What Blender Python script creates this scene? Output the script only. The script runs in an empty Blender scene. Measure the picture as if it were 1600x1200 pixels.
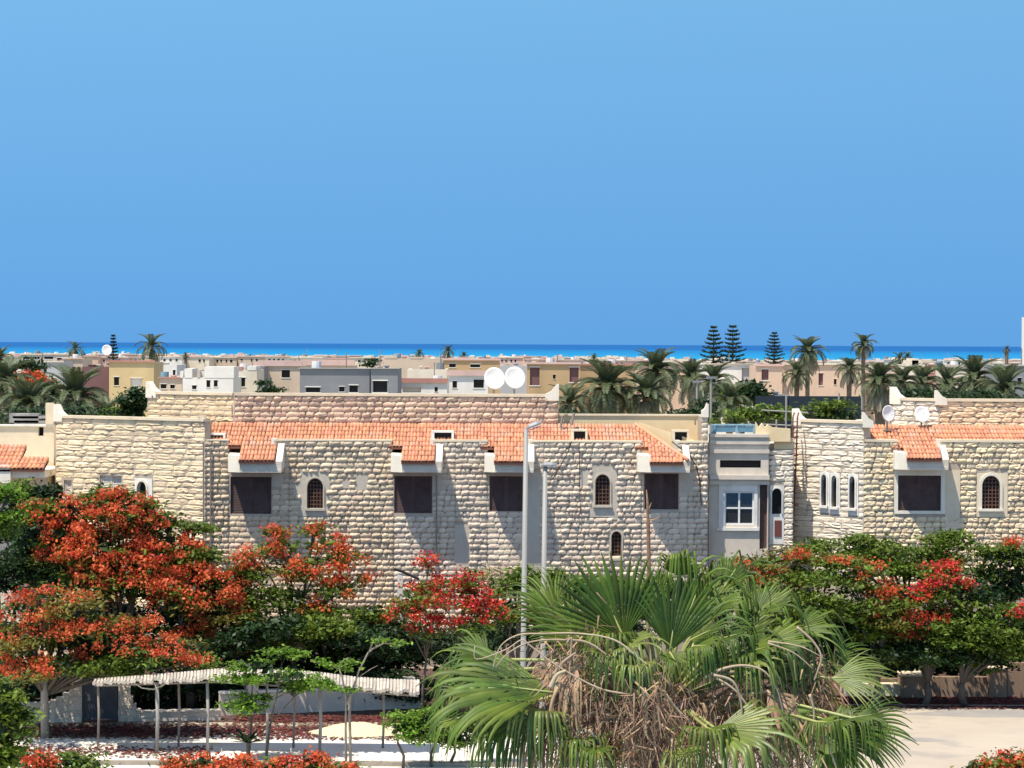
import bpy, math, random
import numpy as np
from mathutils import Vector, Matrix

# ------------------------------------------------------------------ camera, world, sun, exposure
scene = bpy.context.scene
COL = scene.collection
CAM_H = 12.3
F = 4000.0                       # focal length in photo pixels (1600 wide)
PITCH = math.atan(62.5 / F)
ROLL = math.radians(0.27)
camd = bpy.data.cameras.new('camera')
camd.sensor_width = 36.0
camd.lens = 36.0 * F / 1600.0
camd.clip_start = 0.5
camd.clip_end = 120000
cam = bpy.data.objects.new('camera', camd)
COL.objects.link(cam)
scene.camera = cam
FW = Vector((0, math.cos(PITCH), -math.sin(PITCH)))
R0 = Vector((1, 0, 0)); U0 = Vector((0, math.sin(PITCH), math.cos(PITCH)))
RT = R0 * math.cos(ROLL) + U0 * math.sin(ROLL)
UP = -R0 * math.sin(ROLL) + U0 * math.cos(ROLL)
m = Matrix((RT, UP, -FW)).transposed().to_4x4()
m.translation = Vector((0, 0, CAM_H))
cam.matrix_world = m

SUN = Vector((-0.31, -0.31, 1.0)).normalized()      # direction towards the sun
sun_el = math.asin(SUN.z)
world = bpy.data.worlds.new('World')
scene.world = world
world.use_nodes = True
wn = world.node_tree
wn.nodes.clear()
w_out = wn.nodes.new('ShaderNodeOutputWorld')
w_bg = wn.nodes.new('ShaderNodeBackground')
w_sky = wn.nodes.new('ShaderNodeTexSky')
w_sky.sky_type = 'NISHITA'
w_sky.sun_disc = False
w_sky.sun_elevation = sun_el
w_sky.sun_rotation = math.atan2(SUN.x, SUN.y)
w_sky.air_density = 1.0
w_sky.dust_density = 0.0
w_sky.ozone_density = 3.0
# the photographed sky is an even, deep blue right down to the sea: look the sky up a little higher than the ray
w_tc = wn.nodes.new('ShaderNodeTexCoord')
w_add = wn.nodes.new('ShaderNodeVectorMath'); w_add.operation = 'ADD'
w_add.inputs[1].default_value = (0, 0, 0.42)
w_nrm = wn.nodes.new('ShaderNodeVectorMath'); w_nrm.operation = 'NORMALIZE'
w_hue = wn.nodes.new('ShaderNodeMixRGB'); w_hue.blend_type = 'MULTIPLY'
w_hue.inputs[0].default_value = 1.0
w_sep = wn.nodes.new('ShaderNodeSeparateXYZ'); w_mr = wn.nodes.new('ShaderNodeMapRange'); w_mr.inputs[2].default_value = 0.16
w_tint = wn.nodes.new('ShaderNodeMixRGB'); w_tint.inputs[1].default_value = (0.48, 0.82, 0.94, 1); w_tint.inputs[2].default_value = (0.94, 1.32, 1.18, 1)
w_mr2 = wn.nodes.new('ShaderNodeMapRange'); w_mr2.inputs[1].default_value = 0.14; w_mr2.inputs[2].default_value = 0.7
w_t2 = wn.nodes.new('ShaderNodeMixRGB'); w_t2.inputs[2].default_value = (1.75, 1.2, 0.95, 1)
wn.links.new(w_sep.outputs[2], w_mr2.inputs[0]); wn.links.new(w_mr2.outputs[0], w_t2.inputs[0])
wn.links.new(w_sep.outputs[2], w_mr.inputs[0]); wn.links.new(w_mr.outputs[0], w_tint.inputs[0]); wn.links.new(w_tint.outputs[0], w_t2.inputs[1]); wn.links.new(w_t2.outputs[0], w_hue.inputs[2])
wn.links.new(w_tc.outputs['Generated'], w_add.inputs[0])
wn.links.new(w_add.outputs[0], w_nrm.inputs[0])
wn.links.new(w_tc.outputs['Generated'], w_sep.inputs[0])
wn.links.new(w_nrm.outputs[0], w_sky.inputs['Vector'])
wn.links.new(w_sky.outputs[0], w_hue.inputs[1])
wn.links.new(w_hue.outputs[0], w_bg.inputs[0])
w_bg.inputs[1].default_value = 0.15
wn.links.new(w_bg.outputs[0], w_out.inputs[0])

sund = bpy.data.lights.new('sun', 'SUN')
sund.energy = 4.6
sund.angle = math.radians(0.5)
sund.color = (1.0, 0.92, 0.80)
suno = bpy.data.objects.new('sun', sund)
suno.rotation_euler = SUN.to_track_quat('Z', 'Y').to_euler()
suno.location = (0, 0, 200)
COL.objects.link(suno)
scene.view_settings.view_transform = 'Standard'
scene.view_settings.look = 'None'
scene.view_settings.exposure = 0.5
scene.view_settings.gamma = 1.0
scene.view_settings.use_curve_mapping = False
scene.render.engine = 'CYCLES'

# ------------------------------------------------------------------ helpers
def W(px, py, Y):
    """World point that stands Y metres out along the view and shows at photo pixel (px, py)."""
    d = FW + RT * ((px - 800) / F) + UP * ((600 - py) / F)
    t = Y / d.y
    return Vector((0, 0, CAM_H)) + d * t
def WX(px, Y, py=700): return W(px, py, Y).x
def WZ(px, py, Y): return W(px, py, Y).z

MATS = {}
def hexlin(c):
    return tuple(((v / 255) / 12.92 if v / 255 <= 0.04045 else ((v / 255 + 0.055) / 1.055) ** 2.4) for v in c)

def mat(name, col, col2=None, rough=0.85, noise=6.0, bump=0.15, bscale=30.0, island=0.0, dirt=None,
        spec=0.3, transl=0.0, metal=0.0, streak=False, ntexmix=0.6):
    if name in MATS: return MATS[name]
    m = bpy.data.materials.new(name); m.use_nodes = True
    nt = m.node_tree; N = nt.nodes; L = nt.links
    b = N['Principled BSDF']; out = N['Material Output']
    b.inputs['Roughness'].default_value = rough
    b.inputs['Specular IOR Level'].default_value = spec
    b.inputs['Metallic'].default_value = metal
    col2 = col2 or tuple(c * 0.72 for c in col)
    tc = N.new('ShaderNodeTexCoord'); geo = N.new('ShaderNodeNewGeometry')
    vec = geo.outputs['Position']
    if streak:
        mp = N.new('ShaderNodeMapping'); mp.inputs['Scale'].default_value = (1, 1, 0.18)
        L.new(vec, mp.inputs[0]); vec = mp.outputs[0]
    nz = N.new('ShaderNodeTexNoise'); nz.inputs['Scale'].default_value = noise
    nz.inputs['Detail'].default_value = 5; nz.inputs['Roughness'].default_value = 0.6
    L.new(vec, nz.inputs['Vector'])
    cr = N.new('ShaderNodeMapRange'); cr.inputs[1].default_value = 0.5 - 0.5 * ntexmix + 0.12; cr.inputs[2].default_value = 0.5 + 0.5 * ntexmix - 0.12
    L.new(nz.outputs[0], cr.inputs[0])
    mx = N.new('ShaderNodeMixRGB'); mx.inputs[1].default_value = (*col, 1); mx.inputs[2].default_value = (*col2, 1)
    L.new(cr.outputs[0], mx.inputs[0])
    last = mx.outputs[0]
    if island > 0:
        oi = N.new('ShaderNodeObjectInfo')
        ad = N.new('ShaderNodeMath'); ad.operation = 'ADD'
        L.new(geo.outputs['Random Per Island'], ad.inputs[0]); L.new(oi.outputs['Random'], ad.inputs[1])
        fr = N.new('ShaderNodeMath'); fr.operation = 'FRACT'; L.new(ad.outputs[0], fr.inputs[0])
        mr = N.new('ShaderNodeMapRange'); mr.inputs[3].default_value = 1 - island; mr.inputs[4].default_value = 1 + island
        L.new(fr.outputs[0], mr.inputs[0])
        hs = N.new('ShaderNodeHueSaturation'); L.new(mr.outputs[0], hs.inputs['Value']); L.new(last, hs.inputs['Color'])
        m2 = N.new('ShaderNodeMath'); m2.operation = 'MULTIPLY'; m2.inputs[1].default_value = 7.13
        f2 = N.new('ShaderNodeMath'); f2.operation = 'FRACT'; L.new(fr.outputs[0], m2.inputs[0]); L.new(m2.outputs[0], f2.inputs[0])
        mh = N.new('ShaderNodeMapRange'); mh.inputs[3].default_value = 0.5 - island * 0.05; mh.inputs[4].default_value = 0.5 + island * 0.05
        L.new(f2.outputs[0], mh.inputs[0]); L.new(mh.outputs[0], hs.inputs['Hue'])
        last = hs.outputs[0]
    if dirt:
        n2 = N.new('ShaderNodeTexNoise'); n2.inputs['Scale'].default_value = dirt[1]; n2.inputs['Detail'].default_value = 6
        mp2 = N.new('ShaderNodeMapping'); mp2.inputs['Scale'].default_value = (1, 1, 0.25)
        L.new(geo.outputs['Position'], mp2.inputs[0]); L.new(mp2.outputs[0], n2.inputs['Vector'])
        r2 = N.new('ShaderNodeMapRange'); r2.inputs[1].default_value = 0.52; r2.inputs[2].default_value = 0.72
        r2.inputs[4].default_value = dirt[2]
        L.new(n2.outputs[0], r2.inputs[0])
        m3 = N.new('ShaderNodeMixRGB'); m3.inputs[2].default_value = (*dirt[0], 1)
        L.new(r2.outputs[0], m3.inputs[0]); L.new(last, m3.inputs[1]); last = m3.outputs[0]
    L.new(last, b.inputs['Base Color'])
    if bump > 0:
        nb = N.new('ShaderNodeTexNoise'); nb.inputs['Scale'].default_value = bscale; nb.inputs['Detail'].default_value = 4
        L.new(geo.outputs['Position'], nb.inputs['Vector'])
        bp = N.new('ShaderNodeBump'); bp.inputs['Strength'].default_value = bump; bp.inputs['Distance'].default_value = 0.05
        L.new(nb.outputs[0], bp.inputs['Height']); L.new(bp.outputs[0], b.inputs['Normal'])
    if transl > 0:
        tr = N.new('ShaderNodeBsdfTranslucent'); L.new(last, tr.inputs['Color'])
        ms = N.new('ShaderNodeMixShader'); ms.inputs[0].default_value = transl
        L.new(b.outputs[0], ms.inputs[1]); L.new(tr.outputs[0], ms.inputs[2]); L.new(ms.outputs[0], out.inputs[0])
    MATS[name] = m
    return m

def tag(o, label=None, cat=None, group=None, kind=None):
    if label: o['label'] = label
    if cat: o['category'] = cat
    if group: o['group'] = group
    if kind: o['kind'] = kind
    return o

def empty(name, loc, label=None, cat=None, group=None, rz=0):
    o = bpy.data.objects.new(name, None); COL.objects.link(o)
    o.location = loc; o.rotation_euler = (0, 0, rz); o.empty_display_size = 0.2
    bpy.context.view_layer.update() if False else None
    return tag(o, label, cat, group)

def setparent(o, p):
    o.parent = p
    # vertices are written in world space: undo the parent's plain translation chain
    if p is not None:
        off = Vector((0, 0, 0)); q = p
        while q is not None:
            off += q.location; q = q.parent
        o.location = o.location - off

def mesh_np(name, V, Fq, material, parent=None, smooth=False, tri=False, mats=None, midx=None):
    V = np.asarray(V, dtype=np.float32); Fq = np.asarray(Fq, dtype=np.int32)
    me = bpy.data.meshes.new(name)
    k = 3 if tri else 4
    me.vertices.add(len(V)); me.vertices.foreach_set('co', V.ravel())
    n = len(Fq)
    me.loops.add(n * k); me.loops.foreach_set('vertex_index', Fq.ravel())
    me.polygons.add(n)
    me.polygons.foreach_set('loop_start', np.arange(0, n * k, k, dtype=np.int32))
    for mm in (mats or [material]): me.materials.append(mm)
    if midx is not None: me.polygons.foreach_set('material_index', np.asarray(midx, dtype=np.int32))
    if smooth: me.polygons.foreach_set('use_smooth', np.ones(n, dtype=bool))
    me.update(calc_edges=True); me.validate()
    o = bpy.data.objects.new(name, me); COL.objects.link(o)
    setparent(o, parent)
    return o

class MB:
    """collects boxes, prisms and tubes, links them as one mesh object"""
    def __init__(s): s.v = []; s.f = []; s.mi = []; s.cur = 0
    def add(s, vs, fs):
        b = len(s.v); s.v += [tuple(v) for v in vs]; s.f += [tuple(b + i for i in f) for f in fs]; s.mi += [s.cur] * len(fs); return s
    def box(s, x0, x1, y0, y1, z0, z1):
        return s.add([(x0, y0, z0), (x1, y0, z0), (x1, y1, z0), (x0, y1, z0), (x0, y0, z1), (x1, y0, z1), (x1, y1, z1), (x0, y1, z1)],
                     [(0, 3, 2, 1), (4, 5, 6, 7), (0, 1, 5, 4), (1, 2, 6, 5), (2, 3, 7, 6), (3, 0, 4, 7)])
    def prism(s, pts, z0, z1):
        """vertical prism over a plan polygon given counter-clockwise"""
        n = len(pts)
        z1s = z1 if isinstance(z1, (list, tuple)) else [z1] * n
        z0s = z0 if isinstance(z0, (list, tuple)) else [z0] * n
        vs = [(p[0], p[1], z) for p, z in zip(pts, z0s)] + [(p[0], p[1], z) for p, z in zip(pts, z1s)]
        fs = [tuple(range(n - 1, -1, -1)), tuple(range(n, 2 * n))] + [(i, (i + 1) % n, n + (i + 1) % n, n + i) for i in range(n)]
        return s.add(vs, fs)
    def extr(s, prof, origin, du, dn, depth):
        """polygon prof (u, v) in the plane (du, z) at origin, pushed by depth along dn"""
        o = Vector(origin); du = Vector(du); dn = Vector(dn); n = len(prof)
        a = [o + du * u + Vector((0, 0, v)) for u, v in prof]; b = [p + dn * depth for p in a]
        fs = [tuple(range(n)), tuple(range(2 * n - 1, n - 1, -1))] + [(i, n + i, n + (i + 1) % n, (i + 1) % n) for i in range(n)]
        return s.add(a + b, fs)
    def tube(s, pts, r, n=6, cap=True):
        pts = [Vector(p) for p in pts]; k = len(pts)
        rs = r if isinstance(r, (list, tuple)) else [r] * k
        vs = []; ref = Vector((0.31, 0.95, 0.05))
        for i, p in enumerate(pts):
            t = (pts[min(i + 1, k - 1)] - pts[max(i - 1, 0)]).normalized()
            a = t.cross(ref)
            if a.length < 1e-3: a = t.cross(Vector((1, 0, 0)))
            a.normalize(); b = t.cross(a)
            for j in range(n):
                w = 2 * math.pi * j / n
                vs.append(p + (a * math.cos(w) + b * math.sin(w)) * rs[i])
        fs = [(i * n + j, i * n + (j + 1) % n, (i + 1) * n + (j + 1) % n, (i + 1) * n + j) for i in range(k - 1) for j in range(n)]
        if cap: fs += [tuple(range(n - 1, -1, -1)), tuple((k - 1) * n + j for j in range(n))]
        return s.add(vs, fs)
    def curve(s, pts, r0, r1, n=6, sub=5):
        P = [Vector(p) for p in pts]; Q = []
        for i in range(len(P) - 1):
            a, b, c, d = P[max(i - 1, 0)], P[i], P[i + 1], P[min(i + 2, len(P) - 1)]
            for j in range(sub):
                t = j / sub; Q.append(0.5 * ((2 * b) + (c - a) * t + (2 * a - 5 * b + 4 * c - d) * t * t + (3 * b - a - 3 * c + d) * t ** 3))
        Q.append(P[-1]); k = len(Q)
        return s.tube(Q, [r0 + (r1 - r0) * i / (k - 1) for i in range(k)], n)
    def build(s, name, material, parent=None, smooth=False, mats=None):
        me = bpy.data.meshes.new(name); me.from_pydata(s.v, [], s.f)
        for mm in (mats or [material]): me.materials.append(mm)
        if mats: me.polygons.foreach_set('material_index', s.mi)
        if smooth:
            me.polygons.foreach_set('use_smooth', [True] * len(me.polygons))
        me.update()
        o = bpy.data.objects.new(name, me); COL.objects.link(o); setparent(o, parent)
        return o

# ------------------------------------------------------------------ materials
M = {}
M['stone_cream'] = mat('stone_cream', (0.82, 0.665, 0.445), (0.71, 0.555, 0.355), island=0.16, bump=0.5, bscale=14, dirt=((0.42, 0.34, 0.24), 1.5, 0.5))
M['stone_tan'] = mat('stone_tan', (0.76, 0.60, 0.415), (0.63, 0.485, 0.335), island=0.18, bump=0.5, bscale=14, dirt=((0.4, 0.33, 0.26), 1.2, 0.5))
M['stone_pale'] = mat('stone_pale', (0.78, 0.645, 0.49), (0.66, 0.535, 0.405), island=0.18, bump=0.5, bscale=14, dirt=((0.38, 0.34, 0.30), 1.2, 0.5))
M['stone_white'] = mat('stone_white', (0.82, 0.73, 0.58), (0.72, 0.61, 0.46), island=0.12, bump=0.4, bscale=14)
M['stone_pink'] = mat('stone_pink', (0.70, 0.50, 0.34), (0.60, 0.43, 0.31), island=0.2, bump=0.5, bscale=14)
M['stone_gold'] = mat('stone_gold', (0.78, 0.61, 0.39), (0.68, 0.51, 0.31), island=0.12, bump=0.4, bscale=14)
M['mortar'] = mat('mortar', (0.50, 0.42, 0.33), (0.42, 0.35, 0.28), bump=0.4)
M['plaster_cream'] = mat('plaster_cream', (0.78, 0.66, 0.47), (0.70, 0.58, 0.40), noise=2.5, bump=0.2, dirt=((0.45, 0.38, 0.3), 1.2, 0.45))
M['plaster_white'] = mat('plaster_white', (0.82, 0.79, 0.72), (0.72, 0.68, 0.60), noise=2.5, bump=0.2, dirt=((0.5, 0.46, 0.40), 1.6, 0.5))
M['plaster_grey'] = mat('plaster_grey', (0.68, 0.60, 0.49), (0.58, 0.51, 0.42), noise=2.0, bump=0.2, dirt=((0.36, 0.33, 0.3), 1.3, 0.5))
M['tile_red'] = mat('tile_red', (0.66, 0.30, 0.165), (0.53, 0.24, 0.14), island=0.17, bump=0.25, bscale=30, dirt=((0.56, 0.40, 0.30), 1.6, 0.65))
M['shutter'] = mat('shutter_brown', (0.115, 0.066, 0.058), (0.075, 0.042, 0.038), noise=4, rough=0.6, bump=0.1, dirt=((0.14, 0.09, 0.08), 3, 0.5))
M['dark'] = mat('dark_opening', (0.018, 0.016, 0.016), (0.012, 0.011, 0.011), rough=0.7, bump=0)
M['glass'] = mat('window_glass', (0.03, 0.035, 0.04), (0.02, 0.025, 0.03), rough=0.08, bump=0, spec=0.6)
M['white'] = mat('white_paint', (0.80, 0.80, 0.78), (0.72, 0.72, 0.70), rough=0.5, bump=0.03)
M['rust'] = mat('rusty_iron', (0.20, 0.06, 0.045), (0.13, 0.05, 0.04), noise=15, rough=0.8)
M['pole'] = mat('pole_grey', (0.33, 0.32, 0.29), (0.27, 0.265, 0.245), rough=0.5, bump=0.05, noise=2, streak=True)
M['lamp'] = mat('lamp_housing', (0.24, 0.25, 0.26), (0.2, 0.2, 0.21), rough=0.4, bump=0)
M['dish'] = mat('dish_white', (0.82, 0.81, 0.78), (0.72, 0.70, 0.66), rough=0.45, bump=0.03, noise=3)
M['cable'] = mat('cable_black', (0.03, 0.028, 0.028), rough=0.6, bump=0)
M['pipe'] = mat('pipe_grey', (0.30, 0.26, 0.23), rough=0.7, bump=0)
M['bark'] = mat('bark_grey', (0.15, 0.125, 0.10), (0.09, 0.075, 0.06), noise=12, bump=0.6, bscale=20, streak=True)
M['leaf'] = mat('leaf_green', (0.155, 0.22, 0.024), (0.06, 0.11, 0.014), noise=1.6, island=0.4, rough=0.55, transl=0.3, bump=0)
M['leaf_bright'] = mat('leaf_bright', (0.17, 0.30, 0.03), (0.10, 0.20, 0.02), noise=1.6, island=0.35, rough=0.5, transl=0.35, bump=0)
M['leaf_dark'] = mat('leaf_dark', (0.028, 0.062, 0.016), (0.016, 0.04, 0.012), noise=1.2, island=0.4, rough=0.5, transl=0.2, bump=0)  # dark green plants; also puts the shade inside crowns into leaf colour
M['leaf_olive'] = mat('leaf_olive', (0.22, 0.16, 0.03), (0.10, 0.13, 0.02), noise=1.6, island=0.4, rough=0.55, transl=0.3, bump=0)
M['bloom_orange'] = mat('bloom_orange', (0.80, 0.20, 0.065), (0.50, 0.06, 0.028), noise=1.2, island=0.22, rough=0.55, transl=0.35, bump=0)
M['bloom_red'] = mat('bloom_red', (0.72, 0.075, 0.035), (0.46, 0.025, 0.025), noise=1.5, island=0.35, rough=0.55, transl=0.3, bump=0)
M['palm'] = mat('fan_palm_green', (0.125, 0.18, 0.022), (0.035, 0.07, 0.012), noise=1.8, island=0.35, rough=0.5, spec=0.28, transl=0.18, bump=0)
M['palm_old'] = mat('fan_palm_yellowing', (0.20, 0.24, 0.05), (0.10, 0.14, 0.03), noise=1.8, island=0.3, rough=0.42, spec=0.45, transl=0.2, bump=0)
M['petiole'] = mat('petiole_yellow', (0.36, 0.38, 0.14), (0.28, 0.30, 0.1), rough=0.4, bump=0)
M['dry'] = mat('dry_frond', (0.46, 0.30, 0.18), (0.26, 0.155, 0.095), noise=5, island=0.35, rough=0.8, transl=0.1, bump=0)
M['straw'] = mat('dry_stalk', (0.46, 0.35, 0.23), (0.34, 0.24, 0.15), noise=5, island=0.25, rough=0.7, bump=0)
M['fibre'] = mat('palm_fibre', (0.26, 0.155, 0.10), (0.15, 0.085, 0.06), noise=6, island=0.4, rough=0.9, bump=0)
M['date'] = mat('date_palm_green', (0.105, 0.13, 0.06), (0.065, 0.088, 0.042), noise=0.8, island=0.3, rough=0.5, transl=0.15, bump=0)  # paler olive green: distance haze is put into the colour
M['date_dry'] = mat('date_palm_skirt', (0.30, 0.27, 0.18), (0.2, 0.18, 0.12), noise=0.8, island=0.3, rough=0.7, bump=0)
M['palm_trunk'] = mat('palm_trunk', (0.22, 0.16, 0.11), (0.13, 0.095, 0.07), noise=4, bump=0.8, bscale=8)
M['pine'] = mat('norfolk_pine_green', (0.025, 0.055, 0.03), (0.018, 0.04, 0.022), noise=0.6, island=0.3, rough=0.6, bump=0)
M['sand'] = mat('sandy_ground', (0.50, 0.43, 0.32), (0.34, 0.31, 0.22), noise=0.05, bump=0.3, bscale=3, dirt=((0.16, 0.17, 0.08), 0.03, 0.8))
M['yard'] = mat('pale_paving', (0.80, 0.76, 0.67), (0.70, 0.65, 0.56), noise=0.5, bump=0.2, bscale=8, dirt=((0.56, 0.49, 0.40), 0.5, 0.6))
M['road'] = mat('sandy_concrete', (0.46, 0.40, 0.31), (0.40, 0.34, 0.265), noise=0.35, bump=0.2, bscale=8, dirt=((0.27, 0.25, 0.23), 0.5, 0.75))
M['soil'] = mat('dark_soil', (0.12, 0.07, 0.055), (0.07, 0.04, 0.035), noise=1.5, bump=0.6, bscale=6)
M['petal'] = mat('fallen_petal', (0.16, 0.04, 0.032), (0.07, 0.02, 0.018), noise=1, island=0.4, rough=0.8, bump=0)  # petal red darkened: tree shade is put into the colour
M['kerb'] = mat('kerb_concrete', (0.36, 0.31, 0.25), rough=0.9)
M['brownwall'] = mat('brown_render', (0.30, 0.20, 0.135), (0.22, 0.15, 0.10), noise=2, bump=0.3, streak=True, dirt=((0.42, 0.33, 0.24), 1.5, 0.5))
M['reed'] = mat('bleached_reed', (0.56, 0.51, 0.43), (0.38, 0.34, 0.28), noise=3, island=0.15, rough=0.9)
M['net'] = mat('dark_screen', (0.018, 0.03, 0.045), (0.012, 0.02, 0.03), rough=0.7, bump=0)
M['blueglass'] = mat('blue_glass_panel', (0.12, 0.24, 0.30), (0.09, 0.18, 0.24), rough=0.15, spec=0.6, bump=0)
M['bluemetal'] = mat('pale_blue_metal', (0.22, 0.37, 0.45), rough=0.5, bump=0)

rng = np.random.default_rng(7)
random.seed(11)

# ------------------------------------------------------------------ the setting: ground, sea, paving
g = MB(); g.add([(-1500, 20, 0), (1500, 20, 0), (1500, 2300, 0), (-1500, 2300, 0)], [(0, 1, 2, 3)])
tag(g.build('ground', M['sand']), kind='structure')

def sea_mat():
    m = bpy.data.materials.new('sea_water'); m.use_nodes = True
    nt = m.node_tree; N = nt.nodes; L = nt.links; b = N['Principled BSDF']
    geo = N.new('ShaderNodeNewGeometry'); sp = N.new('ShaderNodeSeparateXYZ'); L.new(geo.outputs['Position'], sp.inputs[0])
    nz = N.new('ShaderNodeTexNoise'); nz.inputs['Scale'].default_value = 0.002; nz.inputs['Detail'].default_value = 3
    L.new(geo.outputs['Position'], nz.inputs['Vector'])
    ma = N.new('ShaderNodeMath'); ma.operation = 'MULTIPLY_ADD'; ma.inputs[1].default_value = 1600; L.new(nz.outputs[0], ma.inputs[0]); L.new(sp.outputs[1], ma.inputs[2])
    mr = N.new('ShaderNodeMapRange'); mr.inputs[1].default_value = 2400; mr.inputs[2].default_value = 7500; L.new(ma.outputs[0], mr.inputs[0])
    cr = N.new('ShaderNodeValToRGB'); L.new(mr.outputs[0], cr.inputs[0])
    e = cr.color_ramp.elements
    e[0].position = 0; e[0].color = (0.012, 0.25, 0.40, 1)
    e[1].position = 1; e[1].color = (0.003, 0.085, 0.27, 1)
    x = e.new(0.32); x.color = (0.004, 0.18, 0.39, 1)
    L.new(cr.outputs[0], b.inputs['Base Color'])
    b.inputs['Roughness'].default_value = 0.6; b.inputs['Specular IOR Level'].default_value = 0.12
    return m
g = MB(); g.add([(-45000, 2100, 0.01), (45000, 2100, 0.01), (45000, 90000, 0.01), (-45000, 90000, 0.01)], [(0, 1, 2, 3)])
tag(g.build('sea', sea_mat()), kind='structure')

# paved yard in front of the left garden wall, and the sandy street on the right
def sheet(name, pts, z, m):
    g = MB(); g.add([(p[0], p[1], z) for p in pts], [tuple(range(len(pts)))])
    return tag(g.build(name, m), kind='structure')
sheet('paved_yard', [(-26, 60), (3.6, 60), (3.6, 81.2), (-2.5, 82.6), (-11, 79.6), (-26, 78)], 0.008, M['yard'])
sheet('street', [(3.7, 40), (40, 40), (40, 87.6), (3.7, 87.0)], 0.012, M['road'])
sheet('road_patch', [(12.9, 85.2), (15.5, 84.6), (22, 84.9), (22, 86.6), (15, 86.3)], 0.016, mat('grey_patch', (.27, .25, .23), (.33, .30, .27), noise=.8))
sheet('road_patch', [(12.2, 79.6), (12.9, 79.3), (13.6, 79.5), (13.1, 80.1), (12.5, 80.2)], 0.016, MATS['grey_patch'])
sheet('planting_bed', [(-30, 81.6), (3.6, 83.5), (3.6, 96.8), (-30, 96.8)], 0.004, M['soil'])
sheet('verge', [(3.7, 87.2), (40, 87.8), (40, 96.5), (3.7, 96.8)], 0.005, M['soil'])
# kerb of the yard, edge running across the foreground
g = MB(); g.box(-26, 3.4, 74.2, 74.45, 0, 0.13); tag(g.build('kerb', M['kerb']), kind='structure')
g = MB(); g.box(3.9, 30, 87.2, 87.34, 0, 0.045); tag(g.build('kerb', M['kerb']), kind='structure')

# litter of fallen petals
def petals(name, boxes, n, mt, size=0.09):
    pts = []
    for (x0, x1, y0, y1, w) in boxes:
        k = int(n * w); pts.append(np.stack([rng.uniform(x0, x1, k), rng.triangular(y0, (y0 + y1) / 2, y1, k), np.zeros(k) + 0.03], 1))
    C = np.concatenate(pts); k = len(C)
    a = rng.uniform(0, 6.28, k); s = rng.uniform(0.5, 1.4, k) * size
    t = np.stack([np.cos(a), np.sin(a), rng.uniform(-0.3, 0.3, k)], 1) * s[:, None]
    b = np.stack([-np.sin(a), np.cos(a), rng.uniform(-0.3, 0.3, k)], 1) * s[:, None] * 0.8
    V = np.stack([C - t, C - b, C + t, C + b], 1).reshape(-1, 3)
    return mesh_np(name, V, np.arange(4 * k).reshape(-1, 4), mt)
o = petals('fallen_petals', [(-16, -2, 78.8, 82.6, 0.55), (-9, 2, 82.2, 84.6, 0.3), (-17, -9, 75.2, 78, 0.12)], 16000, M['petal'], .06)
tag(o, kind='stuff', label='fallen petals, shade put into their dark red, along the left garden wall', cat='petals')
o = petals('fallen_petals', [(8.5, 24, 86.4, 89.6, 1.0)], 22000, M['petal'], .06)  # dense dark cover also stands in for the shadow strip here
tag(o, kind='stuff', label='fallen petals, shade put into their dark red, along the right street edge', cat='petals')

# ------------------------------------------------------------------ stone pieces
def stone_variant(i):
    r = np.random.default_rng(100 + i)
    nu, nv = 6, 5
    vs = []
    for a in range(nv):
        for b in range(nu):
            u = b / (nu - 1) - 0.5; v = a / (nv - 1) - 0.5
            edge = b in (0, nu - 1) or a in (0, nv - 1)
            if edge:
                y = 0.0; u += r.uniform(-.012, .012); v += r.uniform(-.03, .03)
            else:
                y = -(0.6 + r.uniform(-0.4, 0.55)) ; u *= 1.3; v *= 1.3
                u += r.uniform(-.04, .04); v += r.uniform(-.07, .07)
            vs.append((u, y, v))
    fs = [(a * nu + b, a * nu + b + 1, (a + 1) * nu + b + 1, (a + 1) * nu + b) for a in range(nv - 1) for b in range(nu - 1)]
    return np.array(vs), np.array(fs)
VAR = [stone_variant(i) for i in range(10)]
def var_mesh(i, nm):
    me = bpy.data.meshes.new(nm); me.from_pydata([tuple(v) for v in VAR[i][0]], [], [tuple(int(x) for x in f) for f in VAR[i][1]])
    me.materials.append(M['stone_tan']); return me
VMESH = [var_mesh(i, 'stone') for i in range(10)]
VMESHB = [var_mesh(i, 'block') for i in range(10)]

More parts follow.
